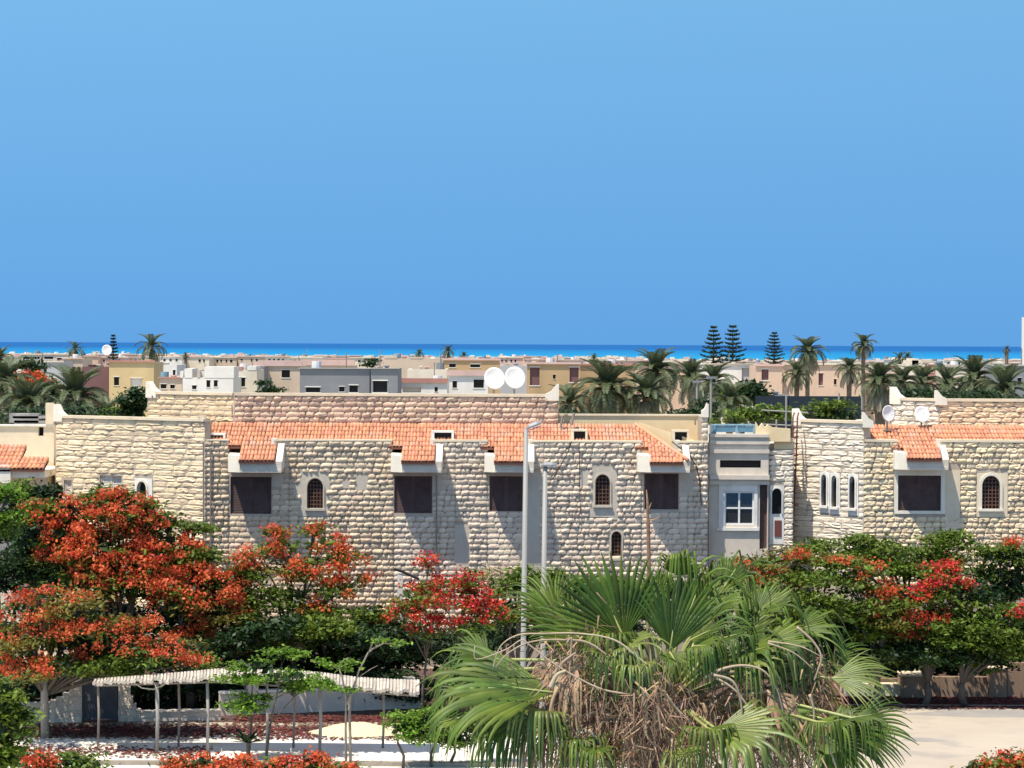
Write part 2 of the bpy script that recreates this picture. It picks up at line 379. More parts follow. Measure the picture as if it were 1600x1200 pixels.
class Wall:
    """a straight wall from plan point P0 (left as seen) to P1; u along, v = height, outward normal towards the camera"""
    def __init__(s, P0, P1):
        s.P0 = Vector((P0[0], P0[1], 0)); d = Vector((P1[0] - P0[0], P1[1] - P0[1], 0)); s.L = d.length; s.d = d.normalized()
        s.n = Vector((s.d.y, -s.d.x, 0)); s.ang = math.atan2(s.d.y, s.d.x)
    def p(s, u, v, out=0.0): return s.P0 + s.d * u + s.n * out + Vector((0, 0, v))
    def hit(s, px, py):
        """(u, v) where the view ray of a photo pixel meets the wall plane"""
        r = FW + RT * ((px - 800) / F) + UP * ((600 - py) / F); c = Vector((0, 0, CAM_H))
        t = (s.P0 - c).dot(s.n) / r.dot(s.n); q = c + r * t
        return (q - s.P0).dot(s.d), q.z
    def rect(s, x0, x1, y0, y1):
        xm, ym = (x0 + x1) / 2, (y0 + y1) / 2
        return (s.hit(x0, ym)[0], s.hit(x1, ym)[0], s.hit(xm, y1)[1], s.hit(xm, y0)[1])
    def box(s, mb, u0, u1, o0, o1, v0, v1):
        """box from offset o0 (inner) to o1 (outer) of the plane"""
        pl = [s.p(u0, 0, o1), s.p(u1, 0, o1), s.p(u1, 0, o0), s.p(u0, 0, o0)]
        mb.prism([(q.x, q.y) for q in pl], v0, v1)
    def core(s, parent, u0, u1, v0, v1, holes, thick, m, name='wall'):
        us = sorted({u0, u1, *[h[0] for h in holes if u0 < h[0] < u1], *[h[1] for h in holes if u0 < h[1] < u1]})
        mb = MB()
        for a, b in zip(us[:-1], us[1:]):
            um = (a + b) / 2
            hs = sorted([(max(h[2], v0), min(h[3], v1)) for h in holes if h[0] < um < h[1]])
            z = v0
            for (h0, h1) in hs:
                if h0 > z: s.box(mb, a, b, -thick, 0, z, h0)
                z = max(z, h1)
            if z < v1: s.box(mb, a, b, -thick, 0, z, v1)
        return mb.build(name, m, parent)
    def courses(s, out, u0, u1, v0, v1, holes, m, h=0.204, lmin=0.20, lmax=0.50, relief=0.075, vis=1.0, seed=0, phase=0.0):
        r = random.Random(seed * 977 + 5)
        v = v1 - phase
        while v - h > v0 - 0.02:
            vb = v - h
            spans = [(u0, u1)]
            for hh in holes:
                if len(hh) > 4: hh = (hh[0] + r.uniform(0, hh[4]), hh[1] - r.uniform(0, hh[4]), hh[2], hh[3])
                if hh[2] < v - 0.06 and hh[3] > vb + 0.06:
                    ns = []
                    for a, b in spans:
                        if hh[1] <= a or hh[0] >= b: ns.append((a, b)); continue
                        if hh[0] > a: ns.append((a, hh[0]))
                        if hh[1] < b: ns.append((hh[1], b))
                    spans = ns
            for a, b in spans:
                u = a
                while u < b - 0.05:
                    w = r.uniform(lmin, lmax)
                    if b - (u + w) < lmin * 0.7: w = b - u
                    out.append((s, (u + w / 2), (v + vb) / 2 + r.uniform(-.008, .008), w * r.uniform(.93, .985), h * r.uniform(.86, .96), relief * r.uniform(0.4, 1.15), r.randrange(10), m, vis))
                    u += w
            v = vb

def place_stones(root, lst, limit=300, nm='stone', meshes=None):
    """the pieces that show largest become parts of their own, the rest one joined part"""
    meshes = meshes or VMESH
    order = sorted(range(len(lst)), key=lambda i: -lst[i][3] * lst[i][4] * lst[i][8])
    for i in order[:limit]:
        s, u, v, w, h, d, k, m, _ = lst[i]
        o = bpy.data.objects.new(nm, meshes[k]); COL.objects.link(o)
        o.parent = root
        o.location = s.p(u, v) - root.location
        o.rotation_euler = (0, 0, s.ang); o.scale = (w, d, h)
        o.material_slots[0].link = 'OBJECT'; o.material_slots[0].material = m
    rest = [lst[i] for i in order[limit:]]
    if not rest: return
    ms = []; VV = []; FF = []; MI = []; b = 0
    for s, u, v, w, h, d, k, m, _ in rest:
        if m not in ms: ms.append(m)
        A, Fq = VAR[k]; p = s.p(u, v)
        x = A[:, 0] * w; y = A[:, 1] * d
        c, sn = s.d.x, s.d.y
        VV.append(np.stack([p.x + x * c - y * sn, p.y + x * sn + y * c, p.z + A[:, 2] * h], 1))
        FF.append(Fq + b); b += len(A); MI += [ms.index(m)] * len(Fq)
    o = mesh_np('stonework', np.concatenate(VV), np.concatenate(FF), None, root, mats=ms, midx=MI)
    o['kind'] = 'stuff'

def arch_pts(uc, hw, v0, vs, pointed=0.0, n=10):
    """outline of an arched opening from bottom left, over the arch, to bottom right"""
    pts = [(uc - hw, v0)]
    for i in range(n + 1):
        a = math.pi - math.pi * i / n
        pts.append((uc + hw * math.cos(a), vs + hw * (1 + pointed) * math.sin(a) ** (1 - 0.25 * pointed)))
    pts.append((uc + hw, v0))
    return pts

def soft(R, k=.08): return (*R, k)
def arch_window(root, w, x0, x1, y0, y1, frame=0.09, pad=(0.18, 0.18, 0.05, 0.12), pointed=0.15, plaster='plaster_cream',
                fill='lattice', frame_mat='plaster_cream', patch_out=0.02, sill=True):
    """arched opening with a plaster surround; returns the rectangle kept free of stones"""
    u0, u1, v0, v1 = w.rect(x0, x1, y0, y1)
    uc = (u0 + u1) / 2; hw = (u1 - u0) / 2; vs = v1 - hw * (1 + pointed)
    R = (u0 - pad[0], u1 + pad[1], v0 - pad[2], v1 + pad[3])
    inner = arch_pts(uc, hw, v0, vs, pointed)
    n = len(inner)
    # surround plate: strip between the arch and its rectangle
    outer = []
    for i, (a, b) in enumerate(inner):
        if i == 0: outer.append((R[0], v0))
        elif i == n - 1: outer.append((R[1], v0))
        else:
            t = (a - u0) / (u1 - u0)
            ang = (i - 1) / (n - 3)
            if ang < 0.3: outer.append((R[0], vs + (R[3] - vs) * ang / 0.3))
            elif ang > 0.7: outer.append((R[1], R[3] - (R[3] - vs) * (ang - 0.7) / 0.3))
            else: outer.append((R[0] + (R[1] - R[0]) * (ang - 0.3) / 0.4, R[3]))
    mb = MB()
    for i in range(n - 1):
        q = [inner[i], inner[i + 1], outer[i + 1], outer[i]]
        f = [w.p(a, b, patch_out) for a, b in q]; bk = [w.p(a, b, -0.18) for a, b in (inner[i], inner[i + 1])]
        mb.add(f, [(3, 2, 1, 0)]); mb.add([f[0], f[1], bk[1], bk[0]], [(0, 1, 2, 3)])
    mb.box  # noqa
    w.box(mb, R[0], R[1], -0.02, patch_out, R[2], v0)
    sp = mb.build('window_surround', M[plaster], root)
    # raised frame hugging the arch
    fr = MB(); big = arch_pts(uc, hw + frame, v0, vs, pointed)
    for i in range(n - 1):
        a, b, c, d = inner[i], inner[i + 1], big[i + 1], big[i]
        f = [w.p(*q, patch_out + 0.05) for q in (a, b, c, d)]; g2 = [w.p(*q, patch_out - 0.02) for q in (a, b, c, d)]
        fr.add(f + g2, [(3, 2, 1, 0), (0, 1, 5, 4), (2, 3, 7, 6)])
    if sill: w.box(fr, u0 - frame - 0.03, u1 + frame + 0.03, patch_out - 0.02, patch_out + 0.10, v0 - 0.09, v0 - 0.002)
    win = fr.build('window', M[frame_mat], root)
    # backing and grille
    back = MB(); back.add([w.p(a, b, -0.14) for a, b in inner], [tuple(range(n - 1, -1, -1))])
    back.build('pane', M['dark'], win)
    if fill == 'lattice':
        gm = MB(); k = max(2, int((u1 - u0) / 0.115)); 
        for i in range(1, k):
            uu = u0 + (u1 - u0) * i / k; top = vs + hw * (1 + pointed) * math.sqrt(max(0, 1 - ((uu - uc) / hw) ** 2)) - 0.02
            w.box(gm, uu - 0.016, uu + 0.016, -0.10, -0.06, v0, top)
        kk = int((v1 - v0) / 0.135)
        for j in range(1, kk):
            vv = v0 + (v1 - v0) * j / kk
            e = 0 if vv < vs else hw - hw * math.sqrt(max(0, 1 - ((vv - vs) / (hw * (1 + pointed))) ** 2))
            w.box(gm, u0 + e, u1 - e, -0.11, -0.07, vv - 0.018, vv + 0.018)
        # outer wooden rim
        small = arch_pts(uc, hw - 0.045, v0 + 0.045, vs, pointed)
        for i in range(n - 1):
            gm.add([w.p(*q, -0.05) for q in (inner[i], inner[i + 1], small[i + 1], small[i])], [(3, 2, 1, 0)])
        gm.build('grille', M['rust_wood'], win)
    return R, (u0, u1, v0, v1)
M['rust_wood'] = mat('brown_wood', (0.17, 0.09, 0.06), (0.12, 0.06, 0.045), noise=8, rough=0.7, bump=0.1)

def shutter_window(root, w, x0, x1, y0, y1, leaves=2, m='shutter', sill=False, deep=0.10, label=None):
    u0, u1, v0, v1 = w.rect(x0, x1, y0, y1)
    fr = MB(); t = 0.05
    w.box(fr, u0, u1, -deep - 0.03, -deep + 0.03, v1 - t, v1); w.box(fr, u0, u1, -deep - 0.03, -deep + 0.03, v0, v0 + t)
    w.box(fr, u0, u0 + t, -deep - 0.03, -deep + 0.03, v0 + t, v1 - t); w.box(fr, u1 - t, u1, -deep - 0.03, -deep + 0.03, v0 + t, v1 - t)
    if sill: w.box(fr, u0 - 0.1, u1 + 0.1, 0.03, 0.12, v0 - 0.09, v0 - 0.01)
    win = fr.build('window', M[m], root)
    if label: win['label'] = label
    lw = (u1 - u0 - 2 * t) / leaves
    for i in range(leaves):
        a = u0 + t + i * lw + 0.006; b = a + lw - 0.012
        sh = MB(); o1 = -deep - 0.005 - 0.012 * (i % 2)
        w.box(sh, a, b, o1 - 0.035, o1 - 0.02, v0 + t, v1 - t)
        for (p, q) in ((a, a + 0.06), (b - 0.06, b)): w.box(sh, p, q, o1 - 0.019, o1 + 0.01, v0 + t, v1 - t)
        v = v0 + t + 0.02
        while v < v1 - t - 0.05:
            A = [w.p(a + 0.061, v, o1 + 0.006), w.p(b - 0.061, v, o1 + 0.006), w.p(b - 0.061, v + 0.05, o1 - 0.018), w.p(a + 0.061, v + 0.05, o1 - 0.018)]
            sh.add(A, [(0, 1, 2, 3)]); v += 0.062
        sh.build('shutter', M[m], win)
    return (u0, u1, v0, v1)

# ------------------------------------------------------------------ barrel tile roofs
def tile_roof(root, cols, m='tile_red', dx=0.13, row=0.38, name='roof_tile'):
    """cols: list of (x, (y_top, z_top), (y_bot, z_bot)) columns of barrel tiles"""
    V = []; Fq = []; r = random.Random(3); b = 0
    for (x, (yt, zt), (yb, zb)) in cols:
        L = math.hypot(yt - yb, zt - zb); k = max(1, int(round(L / row)))
        sy, sz = (yb - yt) / L, (zb - zt) / L
        ny, nz = (-sz, sy) if sy > 0 else (sz, -sy)
        if nz < 0: ny, nz = -ny, -nz
        for j in range(k):
            s0 = L * j / k - 0.04; s1 = L * (j + 1) / k + (0.0 if j < k - 1 else 0.05)
            lift0 = 0.0; lift1 = 0.028 + r.uniform(-.006, .008)
            jx = r.uniform(-.012, .012)
            ring = []
            for (s, lf, rad) in ((s0, lift0, dx * 0.47), (s1, lift1, dx * 0.53)):
                for q in range(5):
                    a = math.pi * q / 4
                    cx = -math.cos(a) * rad; h = math.sin(a) * rad * 0.95 + lf
                    ring.append((x + jx + cx, yt + sy * s + ny * h, zt + sz * s + nz * h))
            for q in range(5):       # lip thickness at the lower end
                a = math.pi * q / 4; rad = dx * 0.40
                ring.append((x + jx - math.cos(a) * rad, yt + sy * s1 + ny * (math.sin(a) * rad * .9 + lift1 - 0.01), zt + sz * s1 + nz * (math.sin(a) * rad * .9 + lift1 - 0.01)))
            V += ring
            for q in range(4): Fq.append((b + q, b + q + 1, b + 5 + q + 1, b + 5 + q))
            for q in range(4): Fq.append((b + 5 + q, b + 6 + q, b + 11 + q, b + 10 + q))
            b += 15
        # pan channel between barrels
    return V, Fq

def build_roof(root, segs, Yt, zt, seg_m='tile_red', dx=0.13):
    """segs: (x0, x1, top(y,z) or callable(x), bottom(y,z)); tiles plus the bed under them"""
    cols = []; bed = MB()
    for (x0, x1, top, bot) in segs:
        n = max(1, int(round((x1 - x0) / dx)))
        for i in range(n):
            x = x0 + (x1 - x0) * (i + .5) / n
            t = top(x) if callable(top) else top
            if math.hypot(t[0] - bot[0], t[1] - bot[1]) < 0.15: continue
            cols.append((x, t, bot))
            hw = (x1 - x0) / n / 2
            bed.add([(x - hw, bot[0], bot[1] - .02), (x + hw, bot[0], bot[1] - .02), (x + hw, t[0], t[1] - .02), (x - hw, t[0], t[1] - .02),
                     (x - hw, bot[0], bot[1] - .10), (x + hw, bot[0], bot[1] - .10), (x + hw, t[0], t[1] - .10), (x - hw, t[0], t[1] - .10)],
                    [(0, 1, 2, 3), (7, 6, 5, 4), (0, 4, 5, 1)])
    bd = bed.build('roof', M['tile_bed'], root)
    V, Fq = tile_roof(bd, cols, dx=dx)
    o = mesh_np('roof_tiles', V, Fq, M[seg_m], bd, smooth=True); o['kind'] = 'stuff'
    return bd
M['tile_bed'] = mat('tile_bed', (0.42, 0.17, 0.10), (0.34, 0.13, 0.08), noise=6)

def eave(root, w, x0, xe, x1, ytop, ybeam, ybot, out=1.05, cap='plaster_cream2', beam='plaster_grey'):  # bright cap, grey beam: sunlit and grazing-lit plaster put into two colours
    """beam carrying the tiles over a window, with its splayed cap at the left end (x0..xe px)"""
    u0, u1 = w.hit(xe, ybeam)[0], w.hit(x1, ybeam)[0]
    # pixel columns are read at the beam's front face: shift them onto the wall plane
    yf = w.P0.y - out; k = yf / w.P0.y
    zc = CAM_H
    z1 = zc + (w.hit(xe, ybeam)[1] - zc) * k; z0 = zc + (w.hit(xe, ybot)[1] - zc) * k; zt = zc + (w.hit(xe, ytop)[1] - zc) * k
    X0, XE, X1 = (WX(p, yf) for p in (x0, xe, x1))
    Yw = w.P0.y
    mb = MB(); mb.box(XE, X1, yf, Yw - 0.003, z0, z1); mb.box(XE + 0.003, X1 - 0.003, yf - 0.05, yf - 0.002, z0 - 0.002, z0 + 0.10)
    mb.build('eave_beam', M[beam], root)
    cp = MB(); cp.prism([(X0, Yw - 0.003), (X0, yf + 0.30), (XE - 0.005, yf - 0.03), (XE - 0.005, Yw - 0.003)], z0 - 0.003, [zt + 0.05, zt, zt - 0.03, zt + 0.03])
    cp.build('eave_cap', M[cap], root)
    return X0, XE, X1, yf, z0, z1, zt
M['plaster_cream2'] = mat('plaster_pale', (0.84, 0.78, 0.64), (0.78, 0.71, 0.57), noise=2.5, bump=0.1, dirt=((0.5, 0.43, 0.36), 2.2, 0.35))
M['plaster_tan'] = mat('plaster_tan', (0.60, 0.53, 0.42), (0.52, 0.46, 0.37), noise=2.5, bump=0.3, dirt=((0.42, 0.36, 0.3), 1.5, 0.5))
M['plaster_gold'] = mat('plaster_gold', (0.80, 0.64, 0.38), (0.74, 0.57, 0.33), noise=2, bump=0.15, dirt=((0.62, 0.46, 0.30), 1.5, 0.4))

def cheek(root, X0, X1, Yw, yf, ztop, zlow, m='plaster_cream2'):
    """wing wall beside a bay: its cream top falls from the parapet to the end of the eave"""
    mb = MB()
    prof = [(Yw + 0.1, zlow - 0.3), (yf + 0.02, zlow - 0.3), (yf + 0.02, zlow), (Yw + 0.1, ztop)]
    a = [(X0, y, z) for y, z in prof]; b = [(X1, y, z) for y, z in prof]
    mb.add(a + b, [(0, 1, 2, 3), (7, 6, 5, 4), (0, 4, 5, 1), (1, 5, 6, 2), (2, 6, 7, 3), (3, 7, 4, 0)])
    return mb.build('cheek_wall', M[m], root)

def vent_box(root, x0, x1, y0, y1, Y, depth=0.5, m='plaster_white'):
    a = W(x0, y0, Y); b = W(x1, y1, Y); t = 0.07
    mb = MB()
    zt, zb = a.z, b.z - 0.3
    mb.box(a.x, b.x, Y, Y + depth, zt - t, zt)
    mb.box(a.x, a.x + t * 1.6, Y + 0.003, Y + depth, zb, zt - t - .002); mb.box(b.x - t * 1.2, b.x, Y + 0.003, Y + depth, zb, zt - t - .002)
    mb.box(a.x + t, b.x - t, Y + 0.25, Y + depth - .01, zb, zt - t - .002)
    v = mb.build('chimney', M[m], root)
    d = MB(); d.box(a.x + t * 1.7, b.x - t * 1.3, Y + 0.2, Y + 0.24, zb + 0.3, zt - t - .01); d.build('vent_slot', M['dark'], v)

# ================================================================== LEFT STONE VILLA
YF = 97.0
kx = lambda px, Y=YF: WX(px, Y, 700)
villa = empty('stone_villa', (kx(600), YF, 0), 'long stone villa with red tile roof strip, brown shutters and satellite dishes above it', 'villa')
w = Wall((kx(320), YF), (kx(1107), YF))
wl = Wall((WX(86, 100.9), 100.9), (kx(320), YF))
zcop = WZ(620, 687, YF)
zpar = zcop - 0.07
stones = []
LOW = 1.0
holes = []
bays = [  # window px, eave x0, xe, x1
    dict(win=(360, 424, 745, 803), e=(355, 375, 440)),
    dict(win=(616, 675, 744, 802), e=(610, 629, 690)),
    dict(win=(765, 817, 744, 799), e=(757, 774, 834)),
    dict(win=(1007, 1060, 740, 796), e=(997, 1017, 1078)),
]
for b in bays:
    r_ = shutter_window(villa, w, *b['win']); holes.append(r_)
keep = [(r_[0] - 0.03, r_[1] + 0.03, r_[2] - 0.03, r_[3] + 0.55) for r_ in holes]
solid = list(holes)
for (x0, x1, y0, y1, pad) in ((480, 505, 747, 794, (0.34, 0.24, 0.3, 0.26)), (930, 953, 741, 789, (0.22, 0.28, 0.45, 0.3)), (955, 971, 830, 872, (0.1, 0.1, 0.05, 0.08))):
    R, hrect = arch_window(villa, w, x0, x1, y0, y1, pad=pad, plaster='plaster_tan', frame_mat='plaster_tan', frame=0.05)
    keep.append((R[0], R[1], R[2] + .1, R[3] - .05, min(.16, pad[0]))); solid.append(hrect)
# plaster patches left between the stones
pt = MB()
for (x0, x1, y0, y1) in ((458, 480, 757, 775), (505, 516, 748, 762), (555, 575, 744, 766), (534, 549, 752, 763), (905, 922, 735, 760), (955, 966, 775, 812), (710, 735, 820, 890),
                         (1061, 1084, 738, 770), (425, 443, 740, 760), (676, 690, 738, 770), (818, 845, 738, 900)):
    R = w.rect(x0, x1, y0, y1); pt = MB(); w.box(pt, R[0], R[1], 0.003, 0.016, R[2], R[3]); keep.append((*R, .1))
    pt.build('plaster_patch', M['plaster_tan'], villa)
# facade core
bay_px = [(358, 428), (613, 676), (762, 828), (1003, 1058)]
zin = WZ(620, 716, YF)
gaps = [(w.hit(a, 700)[0], w.hit(b, 700)[0], zin, zpar + 5) for a, b in bay_px]
w.core(villa, 0, w.L, 0, zpar, solid + gaps, 0.35, M['mortar'])
k2 = keep + gaps
S = lambda a, b, m, seed, **kw: w.courses(stones, w.hit(a, 700)[0], w.hit(b, 700)[0], LOW, zpar, k2, M[m], seed=seed, **kw)
# shade zones below the bays carry flatter dressed blocks
flat = [(425, 452, 5), (676, 716, 6), (818, 850, 7), (1061, 1092, 8)]
S(320, 358, 'stone_tan', 1, relief=0.12, lmin=.2, lmax=.4)
S(358, 452, 'stone_tan', 2, relief=0.045)
S(452, 616, 'stone_tan', 3, relief=0.10)
S(616, 712, 'stone_pale', 4, relief=0.07)
S(712, 762, 'stone_pale', 9, relief=0.10)
S(762, 850, 'stone_pale', 10, relief=0.04)
S(850, 1003, 'stone_pale', 11, relief=0.10)
S(1003, 1075, 'stone_pale', 12, relief=0.05)
S(1075, 1106, 'stone_pale', 13, relief=0.11, lmin=.2, lmax=.4)
# copings of the parapet pieces
cp = MB()
for a, b in ((428, 613), (676, 762), (828, 1003), (1058, 1107)):
    w.box(cp, w.hit(a, 700)[0], w.hit(b, 700)[0], -0.36, 0.05, zpar + 0.002, zpar + 0.07)
w.box(cp, 0.03, w.hit(358, 700)[0], -0.36, 0.06, zpar + 0.002, zpar + 0.05)
cp.build('coping', M['plaster_cream'], villa)
# eaves, cheeks
zb_eave = None
roof_bays = []
for b in bays:
    X0, XE, X1, yf, z0, z1, zt = eave(villa, w, b['e'][0], b['e'][1], b['e'][2], 711, 721, 738)
    roof_bays.append((XE - 0.05, X1 - 0.25, yf, z1)); 
    cheek(villa, X1 - 0.22, X1 + 0.02, YF, yf, zpar - 0.02, z1 + 0.02)
for (a, ztop) in ((428, 0), (676, 0), (828, 0), (1058, 0)):
    mb = MB(); x = kx(a); mb.box(x - 0.10, x + 0.10, YF - 0.02, YF + 0.34, zin - 0.1, zpar + 0.10); mb.build('parapet_end', M['plaster_cream2'], villa)
# tile roof: from the upper wall down to the back of the parapets, and out over the bays
zr_top = WZ(620, 663, YF + 1.7); zr_eave = roof_bays[0][3] + 0.03
yT, yE = YF + 1.7, YF - 1.17
def rz(y): return zr_top + (zr_eave - zr_top) * (yT - y) / (yT - yE)
segs = []
edges = [(kx(323), kx(360), False)]
bx = [(rb[0], rb[1]) for rb in roof_bays]
cur = kx(323); hipx0 = WX(990, yT)
hipx1 = WX(1076, yE)
def toph(x):
    if x <= hipx0: return (yT, zr_top)
    t = min(1, (x - hipx0) / (hipx1 - hipx0)); y = yT + (yE - yT) * t
    return (y, rz(y))
for (a, b_) in bx:
    segs.append((cur, a - 0.52, toph, (YF + 0.42, rz(YF + 0.42)))); segs.append((a - 0.52, a, toph, (YF - 0.05, rz(YF - 0.05)))); segs.append((a, b_, toph, (yE, rz(yE)))); cur = b_
build_roof(villa, segs, yT, zr_top)
# hip and flashing edge at the right end
hp = MB(); pts = []
for t in np.linspace(0, 0.97, 9):
    x = hipx0 + (hipx1 - hipx0) * t; y = yT + (yE - yT) * t; pts.append((x + 0.05, y, rz(y) + 0.06))
hp.tube(pts, 0.075, 6); hp.build('hip_ridge', M['tile_red'], villa, smooth=True)
# raised upper wall behind the roof, turned corner on its left
YU = YF + 1.72
wu = Wall((WX(366, YU), YU), (WX(872, YU), YU))
wul = Wall((WX(230, YU + 2.2), YU + 2.2), (WX(366, YU), YU))
zu = WZ(620, 616, YU); zu0 = zr_top - 0.35
for q, mt, sd in ((wu, 'stone_pink', 20), (wul, 'stone_gold', 21)):
    q.core(villa, 0, q.L, 6.0, zu - 0.08, [], 0.3, M['mortar'])
    q.courses(stones, 0.02, q.L - 0.02, zu0 if q is wu else zu0 - 0.6, zu - 0.08, [], M[mt], seed=sd, relief=0.09 if q is wu else 0.05, lmin=0.22 if q is wu else 0.4, lmax=0.52 if q is wu else .9)
cp = MB()
wu.box(cp, 0, wu.L, -0.3, 0.07, zu - 0.078, zu + 0.03); wul.box(cp, 0, wul.L - 0.05, -0.3, 0.07, zu - 0.078, zu + 0.03)
cp.build('coping', M['plaster_cream'], villa)
def horn(root, w, u0, u1, z0, z1, flip=False, m='plaster_cream2', th=0.28):
    pr = [(u0, z0), (u1, z0), (u1, z1)] if flip else [(u0, z0), (u1, z0), (u0, z1)]
    a = pr[0]
    prof = [(u0, z0 - 0.25), (u1, z0 - 0.25)] + ([(u1, z1), (u1 - 0.07, z1), (u0 + (u1 - u0) * .45, z0 + (z1 - z0) * .32), (u0, z0)] if flip else
            [(u1, z0), (u0 + (u1 - u0) * .55, z0 + (z1 - z0) * .32), (u0 + 0.07, z1), (u0, z1)])
    f = [w.p(a, b, 0.085) for a, b in prof]; bk = [w.p(a, b, -th) for a, b in prof]; n = len(prof)
    mb = MB(); mb.add(f + bk, [tuple(range(n)), tuple(range(2 * n - 1, n - 1, -1))] + [(i, n + i, n + (i + 1) % n, (i + 1) % n) for i in range(n)])
    return mb.build('parapet_horn', M[m], root)
horn(villa, wul, -0.02, 0.48, zu + 0.03, zu + 0.42)
horn(villa, wu, wu.L - 0.5, wu.L + 0.02, zu + 0.03, zu + 0.42, flip=True)
# little drain slots in the upper wall
# left turned block
zl = WZ(200, 652, 99)
zlc = zl - 0.09
arches = []
lkeep = []
R, hr = arch_window(villa, wl, 215, 230, 752, 800, pad=(0.14, 0.26, 0.1, 0.12), frame=0.07, pointed=0.5, plaster='plaster_white', frame_mat='plaster_cream2', fill=None)
lkeep.append(R); lsolid = [hr]
r1 = shutter_window(villa, wl, 156, 190, 743, 784, m='shutter_pale_key' if 'shutter_pale_key' in M else 'plaster_grey', label='pale grey closed shutters on the turned left block'); lsolid.append(r1); lkeep.append((r1[0] - .04, r1[1] + .04, r1[2] - .04, r1[3] + .04))
r2 = shutter_window(villa, wl, 100, 112, 750, 768, leaves=1, m='plaster_grey'); lsolid.append(r2); lkeep.append((r2[0] - .12, r2[1] + .06, r2[2] - .04, r2[3] + .08))
wl.core(villa, 0, wl.L, 0, zlc, lsolid, 0.35, M['mortar'])
wl.courses(stones, 0.03, wl.L - 0.0, 1.0, zlc, lkeep, M['stone_cream'], seed=30, relief=0.05, lmin=0.5, lmax=1.4, h=0.213)
cp = MB(); wl.box(cp, 0, wl.L, -0.35, 0.08, zlc + .002, zl + 0.02); cp.build('coping', M['plaster_cream'], villa)
horn(villa, wl, -0.03, 0.42, zl + 0.02, zl + 0.45)
# return wall of the left block above the tiles, with its corner pier
rt = MB(); rt.box(kx(311), kx(321), YF + 0.30, YF + 3, 6.5, zlc); rt.build('wall', M['plaster_cream'], villa)
cpn = MB(); cpn.box(kx(309), kx(321), YF + 0.01, YF + 0.3, zlc + 0.003, zlc + 0.22); cpn.build('parapet_block', M['stone_tan'], villa)
# cream upper wall on the right part of the roof, with corner pier
wc = Wall((WX(873, 99.4), 99.4), (WX(1098, 99.4), 99.4))
zc1 = WZ(1000, 650, 99.4)
wc.core(villa, 0, wc.L, 6, zc1, [], 0.3, M['plaster_gold'], name='upper_wall')
cp = MB(); wc.box(cp, 0, wc.L, -0.32, 0.05, zc1 + .002, zc1 + 0.07); cp.build('coping', M['plaster_cream'], villa)
# diagonal coping following the hip
dg = MB(); p0 = Vector((hipx0 + 0.2, yT + 0.1, rz(yT) + 0.02)); p1 = Vector((hipx1 + 0.3, YF + 0.35, zpar + 0.12))
dg.prism([(p0.x, p0.y - .1), (p1.x, p1.y - .1), (p1.x, p1.y + .15), (p0.x, p0.y + .15)], [p0.z - .5, p1.z - .5, p1.z - .5, p0.z - .5], [p0.z + .1, p1.z - .02, p1.z - .02, p0.z + .1])
dg.build('sloping_coping', M['plaster_gold'], villa)
wp = Wall((kx(1097), YF + 0.36), (kx(1107), YF + 0.36))
pz = WZ(1100, 652, YF)
pb = MB(); wp.box(pb, 0, wp.L, -2.4, 0, 6, pz); pb.build('corner_pier', M['mortar'], villa)
wp.courses(stones, 0, wp.L, zpar + 0.1, pz, [], M['stone_pale'], seed=44, lmin=.2, lmax=.3)
horn(villa, wp, 0.0, wp.L + 0.02, pz + .24, pz + 0.5, flip=True, th=0.3)
# body of the house behind the facade
mb = MB()
mb.prism([(WX(90, 101.2), 101.2), (kx(322), YF + 0.36), (kx(1106), YF + 0.36), (kx(1106), 110), (WX(90, 110), 110)], 0, zin - 0.35)
mb.prism([(WX(231, YU + 2.5), YU + 2.5), (WX(366, YU), YU + 0.31), (WX(871, YU), YU + 0.31), (WX(871, YU), 109), (WX(231, 109), 109)], zin - 0.3, zu - 0.5)
mb.build('house_body', M['plaster_cream'], villa)
vent_box(villa, 322, 352, 677, 690, YF + 0.36)
vent_box(villa, 674, 709, 673, 689, YF + 0.36)
vent_box(villa, 892, 918, 671, 688, YF + 0.36, m='plaster_cream')
vent_box(villa, 1050, 1077, 672, 690, YF + 0.36, m='plaster_cream')
# cables and downpipes
def pxline(mb, pts, Y, r):
    mb.tube([W(a, b, Y) for a, b in pts], r, 5)
cb = MB(); pxline(cb, [(893, 690), (888, 705), (880, 720), (872, 735), (862, 750)], YF - 0.12, 0.018); cb.build('cable', M['cable'], villa); cb = MB()
pxline(cb, [(1050, 690), (1062, 700), (1078, 712), (1088, 728), (1093, 750), (1096, 790)], YF - 0.14, 0.02); cb.build('cable', M['cable'], villa); cb = MB()
pxline(cb, [(905, 700), (906, 760), (907, 800)], YF - 0.12, 0.015)
cb.build('cable', M['cable'], villa)
for x, y0, y1 in ((329, 700, 880), (682, 742, 900), (318, 690, 860)): pp = MB(); pxline(pp, [(x, y0), (x, y1)], YF - 0.13, 0.032); pp.build('downpipe', M['pipe'], villa)
for x, y in ((356, 617), (238, 618)):
    dr = MB(); dr.tube([W(x, y, YU - 0.1), W(x, y + 9, YU - 0.12)], 0.035, 6); dr.build('drain_spout', M['pipe'], villa)
for (x, y, Y) in ((298, 659, 97.2), (1086, 656, 99.2)):
    dr = MB(); dr.tube([W(x, y, Y), W(x, y + 8, Y)], 0.03, 6); dr.build('drain_spout', M['pipe'], villa)
# rough poles leaning on the roof by the plaster wall
for pts in ([(876, 668), (879, 650)], [(893, 664), (897, 645)]):
    pl = MB(); pl.tube([W(a, b, YF + 1.2) for a, b in pts], 0.05, 6); pl.build('stub_post', M['pipe'], villa)
place_stones(villa, [s_ for s_ in stones if True])

